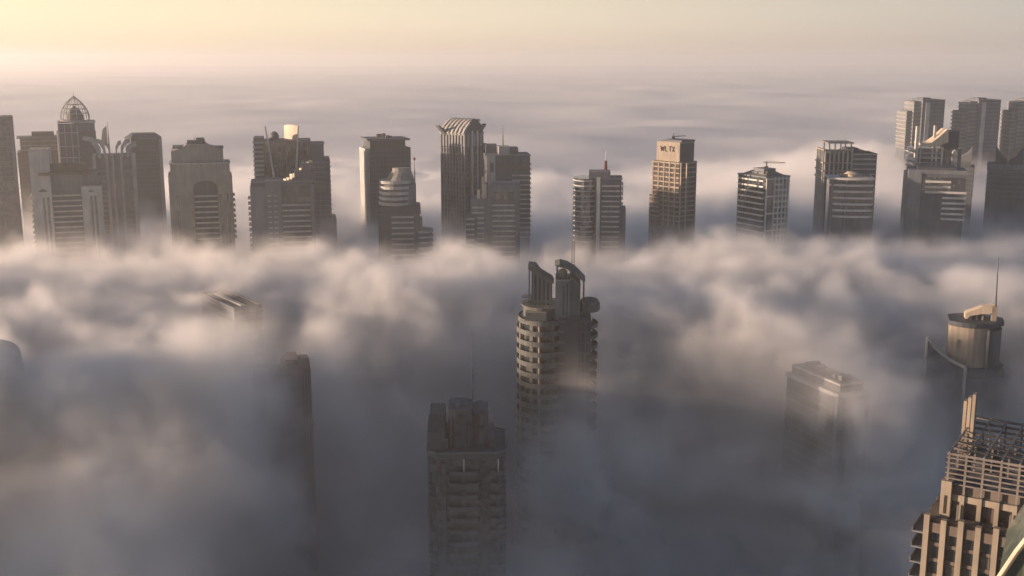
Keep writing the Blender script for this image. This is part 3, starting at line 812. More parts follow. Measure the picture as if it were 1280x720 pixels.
# the letters on the sunlit side
def strokes(T, A, B, t, z, h_, word, out, parent):
    g = {'W': [((0, 1), (.25, 0)), ((.25, 0), (.5, .8)), ((.5, .8), (.75, 0)), ((.75, 0), (1, 1))], 'L': [((0, 1), (0, 0)), ((0, 0), (.7, 0))],
         'T': [((0, 1), (1, 1)), ((.5, 1), (.5, 0))], 'X': [((0, 1), (.9, 0)), ((0, 0), (.9, 1))]}
    ux, uy = (B[0] - A[0]), (B[1] - A[1]); l = math.hypot(ux, uy); ux, uy = ux / l, uy / l
    nx_, ny_ = uy, -ux
    for ch in word:
        w_ = h_ * (.95 if ch == 'W' else .62)
        m = MB()
        for q, ((a0, b0), (a1, b1)) in enumerate(g[ch]):
            o_ = out + .02 * q
            p0 = (A[0] + ux * (t + a0 * w_) + nx_ * o_, A[1] + uy * (t + a0 * w_) + ny_ * o_, z + b0 * h_)
            p1 = (A[0] + ux * (t + a1 * w_) + nx_ * o_, A[1] + uy * (t + a1 * w_) + ny_ * o_, z + b1 * h_)
            m.tube([p0, p1], .45, 4)
        T.part('letter', m, 'brown', parent)
        t += w_ + h_ * .32
sg = T.part('sign_board', MB().side(Q[3], Q[0], 3.5, dl - 5, -.2, .18, Z(194), Z(182.4)), 'tan')
strokes(T, Q[3], Q[0], 4.4, Z(190.6), 3.7, 'WLTX', .35, sg)
T = Tower('roof_crane', 'small dark window cleaning crane on the roof of the sign tower', 842, 850, 176, 0, 6, cat='crane')
z0 = Z(176)
T.e.location.z = z0
T.part('base', MB().box(-1.2, 1.2, -1.2, 1.2, 0, 1.4), 'darksteel')
T.part('jib', MB().tube([(-1.5, 0, 1.9), (9, 0, 2.6)], .4, 5, .25), 'darksteel')
T.part('mast', MB().tube([(0, 0, 1.41), (0, 0, 4.4)], .4, 6, .25), 'darksteel')

# balcony tower turned to us with a grid on its right side
T = Tower('grid_tower', 'corner on tower, balcony bands on its left side and white grid on its right', 954.5, 830, 222, 40, 19)
X, Z = T.X, T.Z
dl, dr = (958 - 923) * T.s / math.sin(R(40)), (987 - 958) * T.s / math.cos(R(40))
P = rect(-dr / 2, dr / 2, -dl / 2, dl / 2)
T.part('wall', MB().prism(P, 0, Z(223)), 'blueglass')
T.part('roof_slab', MB().prism(grow(P, .5), Z(223) + .01, Z(221)), 'grey')
T.part('roof_housing', MB().box(-5, 6, -6, 6, Z(221) - .1, Z(213)).box(-7, -5.1, -8, 5, Z(221) - .1, Z(217)), 'grey')
T.part('sloped_roof', MB().prism(grow(P, -2), Z(221) - .05, Z(215.5), top=grow(P, -8)), 'roof')
T.balconies(P[3], P[0], 2, dl - 1, 2.0, Z(300), Z(225), 4.2, 'white')
L_ = dr
T.piers('frame_post', P[0], P[1], [.6, 8, 12, 15.5, 19, L_ - .6], .9, .7, Z(305), Z(222), 'white')
z = Z(223) - 1.2
k = 0
while z > Z(300):
    T.part('frame_beam', MB().side(P[0], P[1], .2 if k % 3 == 0 else 8, L_ - .2, -.2, .5, z, z + .9), 'white')
    z -= 4.2; k += 1
T.part('attic_window', MB().side(P[0], P[1], 16, L_ - 2, -.2, .62, Z(232), Z(226)), 'glass')
zc = Z(213)
T = Tower('roof_crane', 'thin crane with a long level jib on the roof of the white grid tower', 958, 830, 211, 0, 0, cat='crane')
T.e.location.z = zc
T.part('base', MB().box(-1.4, 1.4, -1.4, 1.4, 0, 1.2), 'darksteel')
T.part('mast', MB().tube([(0, 0, 1.21), (0, 0, 4.6)], .5, 6), 'darksteel')
T.part('jib', MB().tube([(-2.5, 0, 3.9), (13.5, 0, 3.9)], .28, 5).tube([(-2, 0, 4.5), (0, 0, 5.2), (13, 0, 4.2)], .14, 4), 'steel')

# framed tower with open roof pergola
T = Tower('pergola_tower', 'tower with a sunlit concrete frame on its left and flat pergola above its roof', 1056, 890, 190, 14, 15)
X, Z = T.X, T.Z
P = rect(X(1027), X(1091), -13, 14)
T.part('wall', MB().prism(P, 0, Z(192)), 'midgrey')
T.part('roof_housing', MB().box(X(1055), X(1070), -8, 8, Z(192), Z(186)).box(X(1070.2), X(1078), -8, 8, Z(192), Z(189)), 'darkgrey')
for k in range(7): T.part('frame_post', MB().box(X(1025.5) + k * 3.4, X(1025.5) + k * 3.4 + 1.1, -16.2, -15, 0, Z(186)), 'cream')
for k in range(5): T.part('frame_post', MB().box(X(1023.4), X(1023.4) + 1.1, -14.8 + 5.4 * k, -13.7 + 5.4 * k, 0, Z(186)), 'cream')
for py in (187, 203, 213, 222): T.part('frame_beam', MB().box(X(1023.2), X(1058), -16.4, -12.6, Z(py + 1.5), Z(py)).box(X(1023.3), X(1026.8), -12.59, 12, Z(py + 1.5) + .01, Z(py) - .01), 'tan')
T.part('pergola', MB().box(X(1029), X(1061), -15, 8, Z(179.6), Z(178.2)), 'steel')
for x in (1031, 1045, 1058):
    for y in (-13, 5): T.part('pergola_post', MB().box(X(x), X(x) + .8, y, y + .8, Z(192), Z(179.6) - .01), 'steel')
T.bands('floor_band', rect(X(1060), X(1091), -13, 14), Z(270), Z(192), 3.9, 1.1, .3, 'cream')
T = Tower('curved_balcony_tower', 'lower tower of curved balcony decks with a sunlit canopy, before the pergola tower', 1064, 830, 222, 6, 14)
X, Z = T.X, T.Z
P = rect(X(1036), X(1090), -10, 13)
T.part('wall', MB().prism(P, 0, Z(224)), 'blueglass')
zz = Z(223); k = 0
while zz > Z(275):
    pts = [(X(1034 + min(k, 4) * 2.2), 12)] + [(X(1064 + 26.5 * math.sin(R(t_))) + 0, -10 - 3.8 * math.cos(R(t_))) for t_ in (-88, -60, -35, -10, 15, 40, 65, 88)] + [(X(1091.5), 12)]
    pts[1] = (X(1034 + min(k, 4) * 2.2), -10)
    T.part('balcony_deck', MB().prism(pts, zz - 1.5, zz), 'white')
    zz -= 4.6; k += 1
T.part('canopy', MB().prism(ellipse(X(1064), -4, 6, 4, 16), Z(219) + .1, Z(216), top=ellipse(X(1063), -4, 2.6, 1.6, 16)).prism(ellipse(X(1064), -4, 3.4, 2, 12), Z(223) - .1, Z(219) + .09), 'gold')
for a in (1050, 1078): T.part('roof_housing', MB().box(X(a), X(a) + 5, -5, 4, Z(223), Z(219)), 'midgrey')
T.piers('pier', (X(1036), -10), (X(1090), -10), [2, 12], 1.2, 3.2, 0, Z(225), 'grey', inn=-1)

# the three matching towers far behind
three = []
lab3 = ['pale far tower directly behind the glowing sail roof, left of two lookalikes', 'pale far tower with fog before its foot, between its two lookalikes', 'pale far tower cut by the right edge, last of three lookalikes']
T = Tower('far_tower', lab3[0], 1150.5, 1250, 126, 22, 18, group='three matching towers far behind')
X, Z = T.X, T.Z
P = rect(X(1146), X(1174), -17, 17)
T.part('main_wall', MB().prism(P, 0, Z(125.5)), 'midgrey')
T.part('middle_wall', MB().box(X(1137), X(1146.1), -13, 15, 0, Z(127)), 'grey')
T.part('left_wall', MB().box(X(1130), X(1137.1), -10, 16, 0, Z(139)), 'grey')
T.part('light_pilaster', MB().box(X(1150), X(1155), -17.9, -16.5, 0, Z(128)), 'cream')
T.part('roof_housing', MB().box(X(1150), X(1160), -8, 8, Z(126), Z(122.6)), 'midgrey')
T.part('parapet', MB().prism(grow(P, .4), Z(125.5) + .01, Z(124.6)), 'grey')
T.bands('balcony_band', rect(X(1130), X(1137), -10, 16), Z(190), Z(141), 4.2, 1.5, 1.1, 'beige')
T.bands('balcony_band', rect(X(1137.2), X(1146), -13, 15), Z(190), Z(129), 4.2, 1.5, .8, 'beige')
T.bands('floor_band', P, Z(192), Z(128), 4.2, .9, .3, 'grey')
proto3 = T.e
# only the tower itself is copied, with each of its parts
def copy_thing(e, loc, rz, label):
    c = e.copy(); col.objects.link(c)
    c.location = loc; c.rotation_euler = (0, 0, rz); c['label'] = label
    for ch in list(e.children):
        q = ch.copy(); col.objects.link(q); q.parent = c
        for g_ in ch.children:
            r_ = g_.copy(); col.objects.link(r_); r_.parent = q
    return c
for k, (px, Y_) in enumerate(((1219.5, 1250), (1281, 1255))):
    c = at(px, 126, Y_)
    copy_thing(proto3, (c.x, Y_, 0), math.atan2(-c.x, Y_) + R(25), lab3[k + 1])

# glowing sail roof tower
T = Tower('sail_roof_tower', 'tower catching the sun, with a glowing curved sail roof and two upright pylons', 1166, 890, 180, 16, 15)
X, Z = T.X, T.Z
P = rect(X(1140), X(1196), -13, 13)
T.part('wall', MB().prism(P, 0, Z(186)), 'blueglass')
T.part('lower_wall', MB().prism(grow(P, 1.2), 0, Z(217)), 'grey')
T.part('pylon', MB().box(X(1138.5), X(1142), -14.6, -11, 0, Z(158)), 'cream')
T.part('pylon', MB().box(X(1165), X(1167.6), -4, -1, Z(187), Z(158)), 'cream')
sail = [(X(1145), Z(179)), (X(1152), Z(180.5)), (X(1159), Z(179)), (X(1167), Z(173)), (X(1173), Z(167)), (X(1178), Z(162)), (X(1179), Z(178)), (X(1168), Z(182)), (X(1156), Z(184)), (X(1146), Z(182))]
T.part('sail_roof', MB().plate(sail[::-1], -12.6, 6), 'gold')
T.part('roof_block', MB().box(X(1179.5), X(1193), -10, 9, Z(187), Z(164.5)), 'darkgrey')
for x in (1144, 1159, 1164, 1171): T.part('frame_post', MB().box(X(x), X(x) + 1.2, -14.2, -12.8, 0, Z(184.5)), 'cream')
for py in (191, 197, 203, 209): T.part('frame_beam', MB().box(X(1142.5), X(1173), -14.0, -12.6, Z(py + 1.3), Z(py)).box(X(1138), X(1139.9), -11, 12, Z(py + 1.3), Z(py)), 'cream')
lz = [(X(1183.5), Z(216)), (X(1190), Z(216)), (X(1190), Z(192)), (X(1189), Z(188.5)), (X(1186.8), Z(187)), (X(1184.5), Z(188.5)), (X(1183.5), Z(192))]
T.part('round_bay', MB().plate(lz, -16, -12.5), 'cream')
T.part('dark_bay', MB().box(X(1175), X(1183), -13.4, -12.4, Z(205), Z(188)), 'glass')
T = Tower('strip_window_tower', 'low grey block with long dark strip windows, in front of the sail roof tower', 1170, 830, 213, 4, 14)
X, Z = T.X, T.Z
P = rect(X(1137), X(1204), -13, 13)
T.part('wall', MB().prism(P, 0, Z(214)), 'midgrey')
T.part('parapet', MB().prism(rect(X(1147), X(1193), -11, 12), Z(214) + .01, Z(210)), 'darkgrey')
T.part('attic_band', MB().prism(grow(P, .5), Z(218), Z(213)), 'grey')
T.part('attic_window', MB().box(X(1152), X(1203), -13.3, -12.5, Z(240), Z(222)), 'glass')
for k in range(8):
    zt = Z(226 + 6.6 * k)
    T.part('balcony_band', MB().box(X(1157 if k < 3 else 1178), X(1187 if k < 2 else 1206), -14.6, -12.6, zt - 1.5, zt), 'white')
T.part('left_wall', MB().box(X(1136), X(1152), -14, 12, 0, Z(216)), 'grey')
# horned tower right behind
T = Tower('horned_tower', 'grey tower with one curved horn on its roof, right of the sail roof tower', 1204, 930, 205, 0, 14)
X, Z = T.X, T.Z
T.part('wall', MB().box(X(1186), X(1217.5), -12, 12, 0, Z(209)), 'midgrey')
T.part('upper_wall', MB().box(X(1188), X(1213), -10, 11, Z(209) - .1, Z(203)), 'midgrey')
hn = [(X(1195), Z(203.5)), (X(1213), Z(203.5)), (X(1213.6), Z(184.5)), (X(1211), Z(189)), (X(1206), Z(194)), (X(1200), Z(197.5)), (X(1195), Z(199))]
T.part('horn', MB().plate(hn, -9, -5), 'grey')
T.part('horn', MB().plate(hn, 3, 7), 'grey')
T.bands('floor_band', rect(X(1186), X(1217.5), -12, 12), Z(250), Z(211), 3.8, .9, .3, 'grey')
# spiked tower at the right edge
T = Tower('spiked_tower', 'dark tower with two jagged roof spikes, at the right edge of the row', 1264, 890, 207, 0, 14)
X, Z = T.X, T.Z
P = rect(X(1237), X(1292), -13, 13)
T.part('wall', MB().prism(P, 0, Z(209)), 'midgrey')
T.part('attic_band', MB().prism(grow(P, .5), Z(213), Z(206)), 'grey')
for a, b, c_ in ((1245, 1259, 1), (1277, 1261, -1)):
    o_ = [(X(a), Z(207)), (X(a), Z(184.5)), (X(a + 3 * c_), Z(190)), (X(a + 7 * c_), Z(195)), (X(b), Z(203)), (X(b), Z(207))]
    T.part('roof_spike', MB().plate(o_ if c_ < 0 else o_[::-1], -11, -6), 'darkgrey')
    T.part('roof_spike', MB().plate(o_ if c_ < 0 else o_[::-1], 4, 9), 'darkgrey')
T.part('roof_box', MB().box(X(1264), X(1270), -3, 3, Z(207), Z(186)), 'tan')
T.balconies(P[0], P[1], X(1254) - X(1237), X(1290) - X(1237), 1.6, Z(250), Z(214), 3.8, 'grey')
T.bands('floor_band', P, Z(250), Z(214), 3.8, .8, .25, 'grey')

# ------------------------------------------------------------------ towers standing out of the near fog
# round balcony tower in the middle
T = Tower('round_balcony_tower', 'weathered tower with curved ring balconies and two slanting roof fins rising from the fog', 695, 530, 395, 0, 8)
X, Z = T.X, T.Z
lc = (X(679), 1.0)
rl = X(679) - X(645)
body = MB().prism(ellipse(lc[0], lc[1], rl * .84, 12.5, 36), 0, Z(398))
T.part('round_wall', body, 'glass')
T.part('dark_core', MB().box(X(699), X(738), -12.5, 12, 0, Z(394)), 'darkgrey')
T.bands('floor_band', rect(X(699), X(738), -12.5, 12), Z(700), Z(398), 5.15, .9, .3, 'midgrey')
for a in (725.5, 731): T.part('core_pier', MB().box(X(a), X(a) + .6, -13.3, -12.4, 0, Z(396)), 'midgrey')
T.part('core_shade_strip', MB().box(X(706), X(724), -14, -12.45, 0, Z(398)), 'darkgrey')  # raised strip; the shade of a recess is put into its dark colour
z = Z(403); k = 0
while z > Z(700):
    E = [p for p in ellipse(lc[0], lc[1], rl * (1.0 if k else .95), 16, 34, 80, 318)]
    bal = T.part('ring_balcony', MB().prism(E, z - .5, z), 'olive')
    inner = [(lc[0] + (p[0] - lc[0]) * .985, lc[1] + (p[1] - lc[1]) * .985) for p in E]
    pr = MB()
    for q in range(len(E) - 1):
        pr.prism([E[q], E[q + 1], inner[q + 1], inner[q]], z + .01, z + 1.9)
    T.part('parapet', pr, 'olive', bal)
    z -= 5.15; k += 1
for a in (205, 262):
    T.part('column', MB().prism(ellipse(lc[0] + rl * .93 * math.cos(R(a)), lc[1] + 14.6 * math.sin(R(a)), .55, .55, 8), 0, Z(405)), 'tan')
for a0_ in (236,):
    q0 = (lc[0] + rl * .87 * math.cos(R(a0_)), lc[1] + 13 * math.sin(R(a0_))); q1 = (lc[0] + rl * .87 * math.cos(R(a0_ + 9)), lc[1] + 13 * math.sin(R(a0_ + 9)))
    T.part('wall_pier', MB().side(q0, q1, 0, math.hypot(q1[0] - q0[0], q1[1] - q0[1]), -1.2, .3, 0, Z(400)), 'olive')
z = Z(408)
k = 0
while z > Z(700):
    E = [(X(735), -11)] + [(X(736) + (X(748) - X(736)) * math.sin(R(t_)), -3 - 8.5 * math.cos(R(t_))) for t_ in (5, 30, 60, 90, 120, 150)] + [(X(735), 6)]
    b_ = T.part('side_balcony', MB().prism(E, z - .6, z), 'olive')
    pr = MB()
    for q in range(1, 6):
        i0 = (E[q][0] - .25, E[q][1] + .05); i1 = (E[q + 1][0] - .25, E[q + 1][1] + .05)
        pr.prism([E[q], E[q + 1], i1, i0], z + .01, z + 1.3)
    T.part('parapet', pr, 'olive', b_)
    z -= 5.15
T.part('roof_deck', MB().prism(ellipse(X(737), -2, X(750) - X(737), 9, 22), Z(389), Z(381)).prism(ellipse(X(737), -2, X(748) - X(737), 8, 22), Z(381) - .1, Z(378)), 'olive')
T.part('attic_wall', MB().prism(ellipse(X(680), 1, rl * .78, 12, 30), Z(398) - .1, Z(386)), 'olive')
T.part('sunlit_box', MB().box(X(657), X(683), -13.6, -7, Z(398), Z(388)), 'tan')
T.part('roof_ledge', MB().prism(ellipse(X(680), 1, rl * .86, 13, 30), Z(386) + .01, Z(383.6)), 'olive')
# comb of columns under a slanting slab
fin = T.part('roof_fin', MB().plate([(X(660), Z(336)), (X(660), Z(332.5)), (X(669), Z(333)), (X(675), Z(341)), (X(690), Z(350)), (X(692), Z(354)), (X(684), Z(352.6))][::-1], -9.5, 4), 'olive')
T.part('fin_wall', MB().plate([(X(664), Z(384)), (X(690), Z(384)), (X(690), Z(354)), (X(684), Z(353.5)), (X(664), Z(341))], -4, 3), 'darkgrey')
for k in range(6):
    x = 660.6 + k * 5.2
    zt = Z(337 + max(0, (x - 661)) * .68)
    T.part('fin_column', MB().box(X(x), X(x) + .75, -9, -8.1, Z(384), zt), 'grey', fin)
T.part('fin_beam', MB().box(X(659), X(692), -9.8, -7.4, Z(378.5), Z(375.5)), 'olive')
T.part('side_ledge', MB().box(X(652), X(664), -6, 1, Z(374), Z(372.6)), 'grey')
# stair block under the second slab
T.part('stair_block', MB().box(X(694), X(712), -11.5, 7, Z(398), Z(349)), 'grey')
T.part('stair_block', MB().prism(rect(X(712.1), X(725), -10, 6), Z(398), 0, zt=[Z(345), Z(353), Z(353), Z(345)]), 'midgrey')
T.part('window_slot', MB().box(X(703), X(705), -11.56, -11, Z(392), Z(356)).box(X(708), X(709.4), -11.56, -11, Z(392), Z(352)), 'glass')
slab = T.part('roof_fin', MB().plate([(X(693), Z(331.5)), (X(699), Z(329.5)), (X(709), Z(332)), (X(720), Z(339)), (X(731), Z(350)), (X(729), Z(351.5)), (X(718), Z(342)), (X(708), Z(335.5)), (X(699), Z(333))][::-1], -10, 5), 'olive')
for x, zt in ((695, 333), (712, 338), (728, 350)): T.part('fin_column', MB().box(X(x), X(x) + .8, -9, -8.2, Z(349 if x < 720 else 392), Z(zt)), 'darkgrey', slab)
T.part('fin_tank', MB().lathe([(2.2, Z(349)), (2.2, Z(341)), (1.2, Z(338.5)), (.1, Z(338))], X(703), -3, 12), 'tan')
lm = MB()
for dx in (-.8, .8):
    for dy in (-.8, .8): lm.tube([(X(716) + dx, 2 + dy, Z(345)), (X(716) + dx * .6, 2 + dy * .6, Z(303))], .13, 4)
for k in range(12):
    z_ = Z(343 - 3.2 * k)
    lm.tube([(X(716) - .8, 1.2, z_), (X(716) + .8, 1.2, z_ + 1.1)], .09, 4).tube([(X(716) - .8, 2.8, z_ + 1.1), (X(716) + .8, 2.8, z_)], .09, 4)
T.part('lattice_mast', lm, 'steel')

# dark tower in the shade below it
T = Tower('shaded_tower', 'dark shaded tower with faceted roof block, below and left of the ring balcony tower', 584, 440, 565, 0, 16)
X, Z = T.X, T.Z
P = octagon(X(536), X(632), -15, 15, 3.5)
T.part('wall', MB().prism(P, 0, Z(572)), 'blueglass')
ZB = lambda py: at(584, py, 446).z
T.part('left_pier', MB().box(X(534), X(556), -11, 12, 0, ZB(522)), 'midgrey')
T.part('pier_roof', MB().prism(rect(X(535), X(557), -12, 12), ZB(522) + .01, ZB(506), top=rect(X(537), X(556), -6, 9)), 'darkgrey')
fb = octagon(X(561), X(590), -9, 8, 2.5); fc = octagon(X(592.5), X(611), -7, 10, 2.5)
T.part('roof_block', MB().prism(grow(fb, .9), Z(566), ZB(501), top=fb), 'midgrey')
T.part('roof_block', MB().prism(grow(fc, .9), Z(566), ZB(506), top=fc), 'midgrey')
T.part('roof_rim', MB().prism(grow(fb, .35), ZB(501) + .01, ZB(499)), 'midgrey')
T.part('roof_rim', MB().prism(grow(fc, .3), ZB(506) + .01, ZB(504.4)), 'midgrey')
T.part('block_slot', MB().box(X(588), X(594), -6, 7, Z(566), ZB(509)), 'darkgrey')
T.part('roof_plant', MB().box(X(566), X(576), -5, 4, ZB(499) - .05, ZB(496.6)).box(X(578), X(586), -3, 5, ZB(499) - .05, ZB(497.4)), 'grey')
for k in range(4): T.part('block_fin', MB().box(X(563.5) + 2.3 * k, X(563.5) + 2.3 * k + .4, -10.9, -8.6, Z(562), ZB(507 + 6 * (k % 2))), 'midgrey')
for zz_, x_ in ((512, 563), (525, 572), (548, 566), (541, 598), (520, 600)): T.part('block_vent', MB().box(X(x_), X(x_ + 7), -10.6, -7.2, Z(zz_ + 4), Z(zz_)), 'darkgrey')
for x0, x1, py, yy in ((552, 560, 533, -11), (545, 552, 549, -12.5), (612, 619, 534, -8), (619, 626, 549, -10), (626, 632, 558, -12)):
    T.part('shoulder', MB().box(X(x0), X(x1), yy, 10, Z(567), ZB(py)), 'midgrey')
    T.part('shoulder_cap', MB().box(X(x0) - .2, X(x1) + .15, yy - .3, 10.2, ZB(py) + .01, ZB(py) + .5), 'grey')
T.part('terrace', MB().prism(grow(P, .5), Z(574), Z(568)), 'midgrey')
rim = MB()
G = grow(P, 1.0)
G2 = grow(P, .6)
for q in range(8): rim.prism([G[q], G[(q + 1) % 8], G2[(q + 1) % 8], G2[q]], Z(568), Z(565.6))
T.part('terrace_rail', rim, 'grey')
for x_ in (579, 622): T.part('white_post', MB().box(X(x_), X(x_) + .45, -16.6, -16.1, Z(594), Z(574)), 'white')
z = Z(592); k = 0
while z > Z(760):
    for x0, x1, yy in ((558, 600, -15), (610, 632, -15)):
        E = [(X(x0), yy + .2), (X(x0 + 4), yy - 1.8), (X((x0 + x1) / 2), yy - 2.8), (X(x1 - 3), yy - 1.8), (X(x1), yy + .2)]
        b_ = T.part('balcony', MB().prism(E, z - .45, z), 'midgrey')
        pr = MB()
        for q in range(4): pr.prism([E[q], E[q + 1], (E[q + 1][0], E[q + 1][1] + .2), (E[q][0], E[q][1] + .2)], z + .01, z + 1.25)
        T.part('parapet', pr, 'midgrey', b_)
    T.part('floor_band', MB().prism(grow(P, .22), z - .8, z - .1), 'darkgrey')
    z -= 5.0
T.part('corner_pier', MB().box(X(552), X(556.5), -16.4, -14, 0, Z(578)), 'midgrey')
T.part('corner_pier', MB().box(X(602), X(607), -16.2, -14, 0, Z(578)), 'darkgrey')
mast(T, X(591.2), 0, ZB(509), Z(424), .28, 'midgrey')

# flat roof in the fog
c = at(289, 388, 585)
T = Tower('striped_roof_tower', 'tower sunk in bright fog, only its long flat striped roof showing', 289, 600, 388, 21, 20)
X, Z = T.X, T.Z
W2, D2 = 7.6, 24
zt = Z(386)
P = rect(-W2, W2, -D2, D2)
T.part('wall', MB().prism(P, 0, zt), 'grey')
T.part('roof', MB().prism(grow(P, -.6), zt + .01, zt + .3), 'roof')
T.part('parapet', MB().box(-W2 - .3, -W2 + .7, -D2 - .3, D2 + .3, zt - .8, zt + 1.5).box(W2 - .7, W2 + .3, -D2 - .3, D2 + .3, zt - .8, zt + 1.5).box(-W2 + .701, W2 - .701, -D2 - .29, -D2 + .6, zt - .8, zt + 1.49).box(-W2 + .701, W2 - .701, D2 - .6, D2 + .29, zt - .8, zt + 1.49), 'midgrey')
T.part('skylight', MB().box(-2.2, .2, -D2 + 4, D2 - 5, zt + .2, zt + 1.5), 'cream')
T.part('roof_duct', MB().box(2.4, 4.6, -D2 + 3, D2 - 6, zt + .2, zt + 1.2), 'darkgrey')
T.part('roof_duct', MB().box(-5.6, -3.6, -D2 + 3, D2 - 4, zt + .2, zt + .9), 'darkgrey')
T.bands('floor_band', P, zt - 40, zt - 2, 3.8, 1.0, .3, 'midgrey')
for x in (-5, 0, 5): T.part('wall_pier', MB().box(x - .5, x + .5, -D2 - .55, -D2 + .2, 0, zt - 1), 'midgrey')

# half hidden tower
T = Tower('ragged_roof_tower', 'half hidden tower with two ragged roof blocks, drowned in fog below the striped roof', 350, 500, 470, 0, 13)
X, Z = T.X, T.Z
T.part('wall', MB().box(X(316), X(386), -12, 12, 0, Z(474)), 'midgrey')
T.part('left_block', MB().box(X(317), X(342), -10, 9, Z(475), Z(462)).box(X(322), X(334), -8, 6, Z(462) - .1, Z(457)), 'brown')
T.part('right_block', MB().box(X(352), X(386), -11, 10, Z(475), Z(461)).box(X(358), X(372), -8, 6, Z(461) - .1, Z(454.5)), 'brown')
T.part('corner_pier', MB().box(X(378), X(388), -13.4, 11, 0, Z(466)), 'darkgrey')
mast(T, X(376), 0, Z(461), Z(446), .3)
T.part('recess', MB().box(X(342), X(351), -12.4, -11.5, 0, Z(478)), 'darkgrey')
T.balconies((X(352), -12), (X(378), -12), .5, 8.4, 1.4, Z(600), Z(480), 3.9, 'grey')
T.balconies((X(316), -12), (X(342), -12), .5, 8.4, 1.4, Z(600), Z(480), 3.9, 'grey')
T.piers('pier', (X(378), -13.4), (X(388), -13.4), [.6, 2.0, 3.2], .4, .4, Z(640), Z(467), 'grey')

# rounded top at the left edge
T = Tower('vaulted_roof_tower', 'pale tower with a vaulted roof fading into fog at the left edge', -6, 480, 430, 0, 14)
X, Z = T.X, T.Z
T.part('wall', MB().box(X(-36), X(24), -13, 13, 0, Z(464)), 'beige')
va = [(X(-6 + 30 * math.cos(R(t_))), Z(464 - 21 * math.sin(R(t_)))) for t_ in range(0, 181, 15)]
T.part('vaulted_roof', MB().plate(va, -13.6, 13.6), 'cream')
T.bands('floor_band', rect(X(-36), X(24), -13, 13), Z(556), Z(469), 3.9, 1.0, .35, 'cream')
T.part('roof_ridge', MB().box(X(-9), X(-3), -12, 12, Z(444), Z(441)), 'grey')
T.piers('pier', (X(-36), -13), (X(24), -13), [2, 7, 12, 17], .8, .6, Z(570), Z(466), 'cream')

# long block in the fog right of the middle
T = Tower('slab_block', 'long flat topped slab with pale parapet lines, sinking into fog near the spire', 1033, 520, 475, 38, 4)
X, Z = T.X, T.Z
LW, LD = 16.0, 34.0 / 2
zt = Z(480)
P = rect(-8.2, 8.2, -20, 20)
T.part('wall', MB().prism(P, 0, zt), 'olive')
T.part('cornice', MB().prism(grow(P, .7), zt - 1.6, zt + .3), 'cream')
T.part('upper_wall', MB().prism(rect(-6.4, 6.6, -18.6, 18.6), zt + .2, zt + 3.6), 'olive')
T.part('roof_rim', MB().prism(grow(rect(-6.4, 6.6, -18.6, 18.6), .35), zt + 3.61, zt + 4.4), 'cream')
T.part('roof', MB().prism(rect(-5.8, 6, -18, 18), zt + 4.41, zt + 4.6), 'roof')
rng = random.Random(11)
for k in range(6): T.part('roof_housing', MB().box(-4 + rng.random() * 2, 1 + rng.random() * 3, -15 + 5 * k, -12.4 + 5 * k, zt + 4.5, zt + 5.4 + rng.random() * 1.6), 'midgrey')
T.part('corner_pier', MB().box(-9.0, -7.2, -20.8, -18.6, 0, zt - .8), 'grey')
T.part('corner_pier', MB().box(7.2, 9.0, -20.8, -18.6, 0, zt - .8), 'grey')
T.part('dark_bay', MB().box(-5.5, 5.5, -20.35, -19.5, 0, zt - 2.4), 'glass')
T.bands('floor_band', P, zt - 60, zt - 8, 4.2, .9, .25, 'grey')
T.part('side_bay', MB().box(8.1, 12.5, -13, -4, 0, zt - 9), 'midgrey')

# drum tower with spire
T = Tower('drum_tower', 'tower with a sunlit drum, curved glass screen and tall thin spire', 1213, 560, 430, 6, 16)
X, Z = T.X, T.Z
T.part('shaft_wall', MB().prism(ellipse(X(1219), 0, X(1262) - X(1219), 15, 32), 0, Z(478)), 'midgrey')
T.part('shaft_ledge', MB().prism(ellipse(X(1219), 0, X(1263) - X(1219), 15.4, 32), Z(478) + .01, Z(474)), 'grey')
T.part('drum_base', MB().prism(ellipse(X(1218), 0, X(1254) - X(1218), 13.6, 32), Z(474) - .1, Z(463)), 'midgrey')
dr_ = MB().prism([(X(1186), 6)] + [(X(1186) + (X(1231) - X(1186)) * t_, -6 - 6.2 * math.sin(math.pi * (t_ * .75 + .08))) for t_ in (0, .15, .3, .45, .6, .75, .9, 1)] + [(X(1231), 9), (X(1200), 11)], Z(464), Z(413))
T.part('drum_wall', dr_, 'tan')  # the drum's lit left and shaded right are put into two colours
T.part('drum_wall', MB().prism(ellipse(X(1237), 1.5, X(1249) - X(1237), 9.5, 24), Z(466), Z(417)), 'midgrey')
T.part('drum_rim', MB().prism([(X(1184), 7)] + [(X(1184) + (X(1233) - X(1184)) * t_, -6.8 - 6.6 * math.sin(math.pi * (t_ * .75 + .08))) for t_ in (0, .15, .3, .45, .6, .75, .9, 1)] + [(X(1250), -2), (X(1250), 6), (X(1232), 12), (X(1200), 12)], Z(413) + .01, Z(407)), 'darkgrey')
T.part('drum_frame', MB().box(X(1229), X(1231.6), -11.4, -10, Z(463), Z(414)), 'grey')
crown = MB().plate([(X(1203), Z(406)), (X(1203), Z(399)), (X(1222), Z(390)), (X(1237), Z(387)), (X(1237), Z(397)), (X(1222), Z(399)), (X(1209), Z(402)), (X(1206), Z(406))][::-1], -4, 2)
T.part('slanted_crown', crown, 'gold')
for x in (1209, 1216, 1223): T.part('crown_post', MB().box(X(x), X(x) + .8, -3, -2.2, Z(407), Z(400)), 'tan')
T.part('crown_block', MB().box(X(1212), X(1228), -1, 5, Z(407), Z(402.4)), 'darkgrey')
sp = T.part('spire', MB().box(X(1234), X(1240), -4, -1, Z(410), Z(388)), 'tan')
T.part('spire_pole', MB().tube([(X(1238), -2, Z(388) + .01), (X(1236.5), -2, Z(326))], .6, 8, .28), 'grey', sp)
scr = MB(); fr = MB()
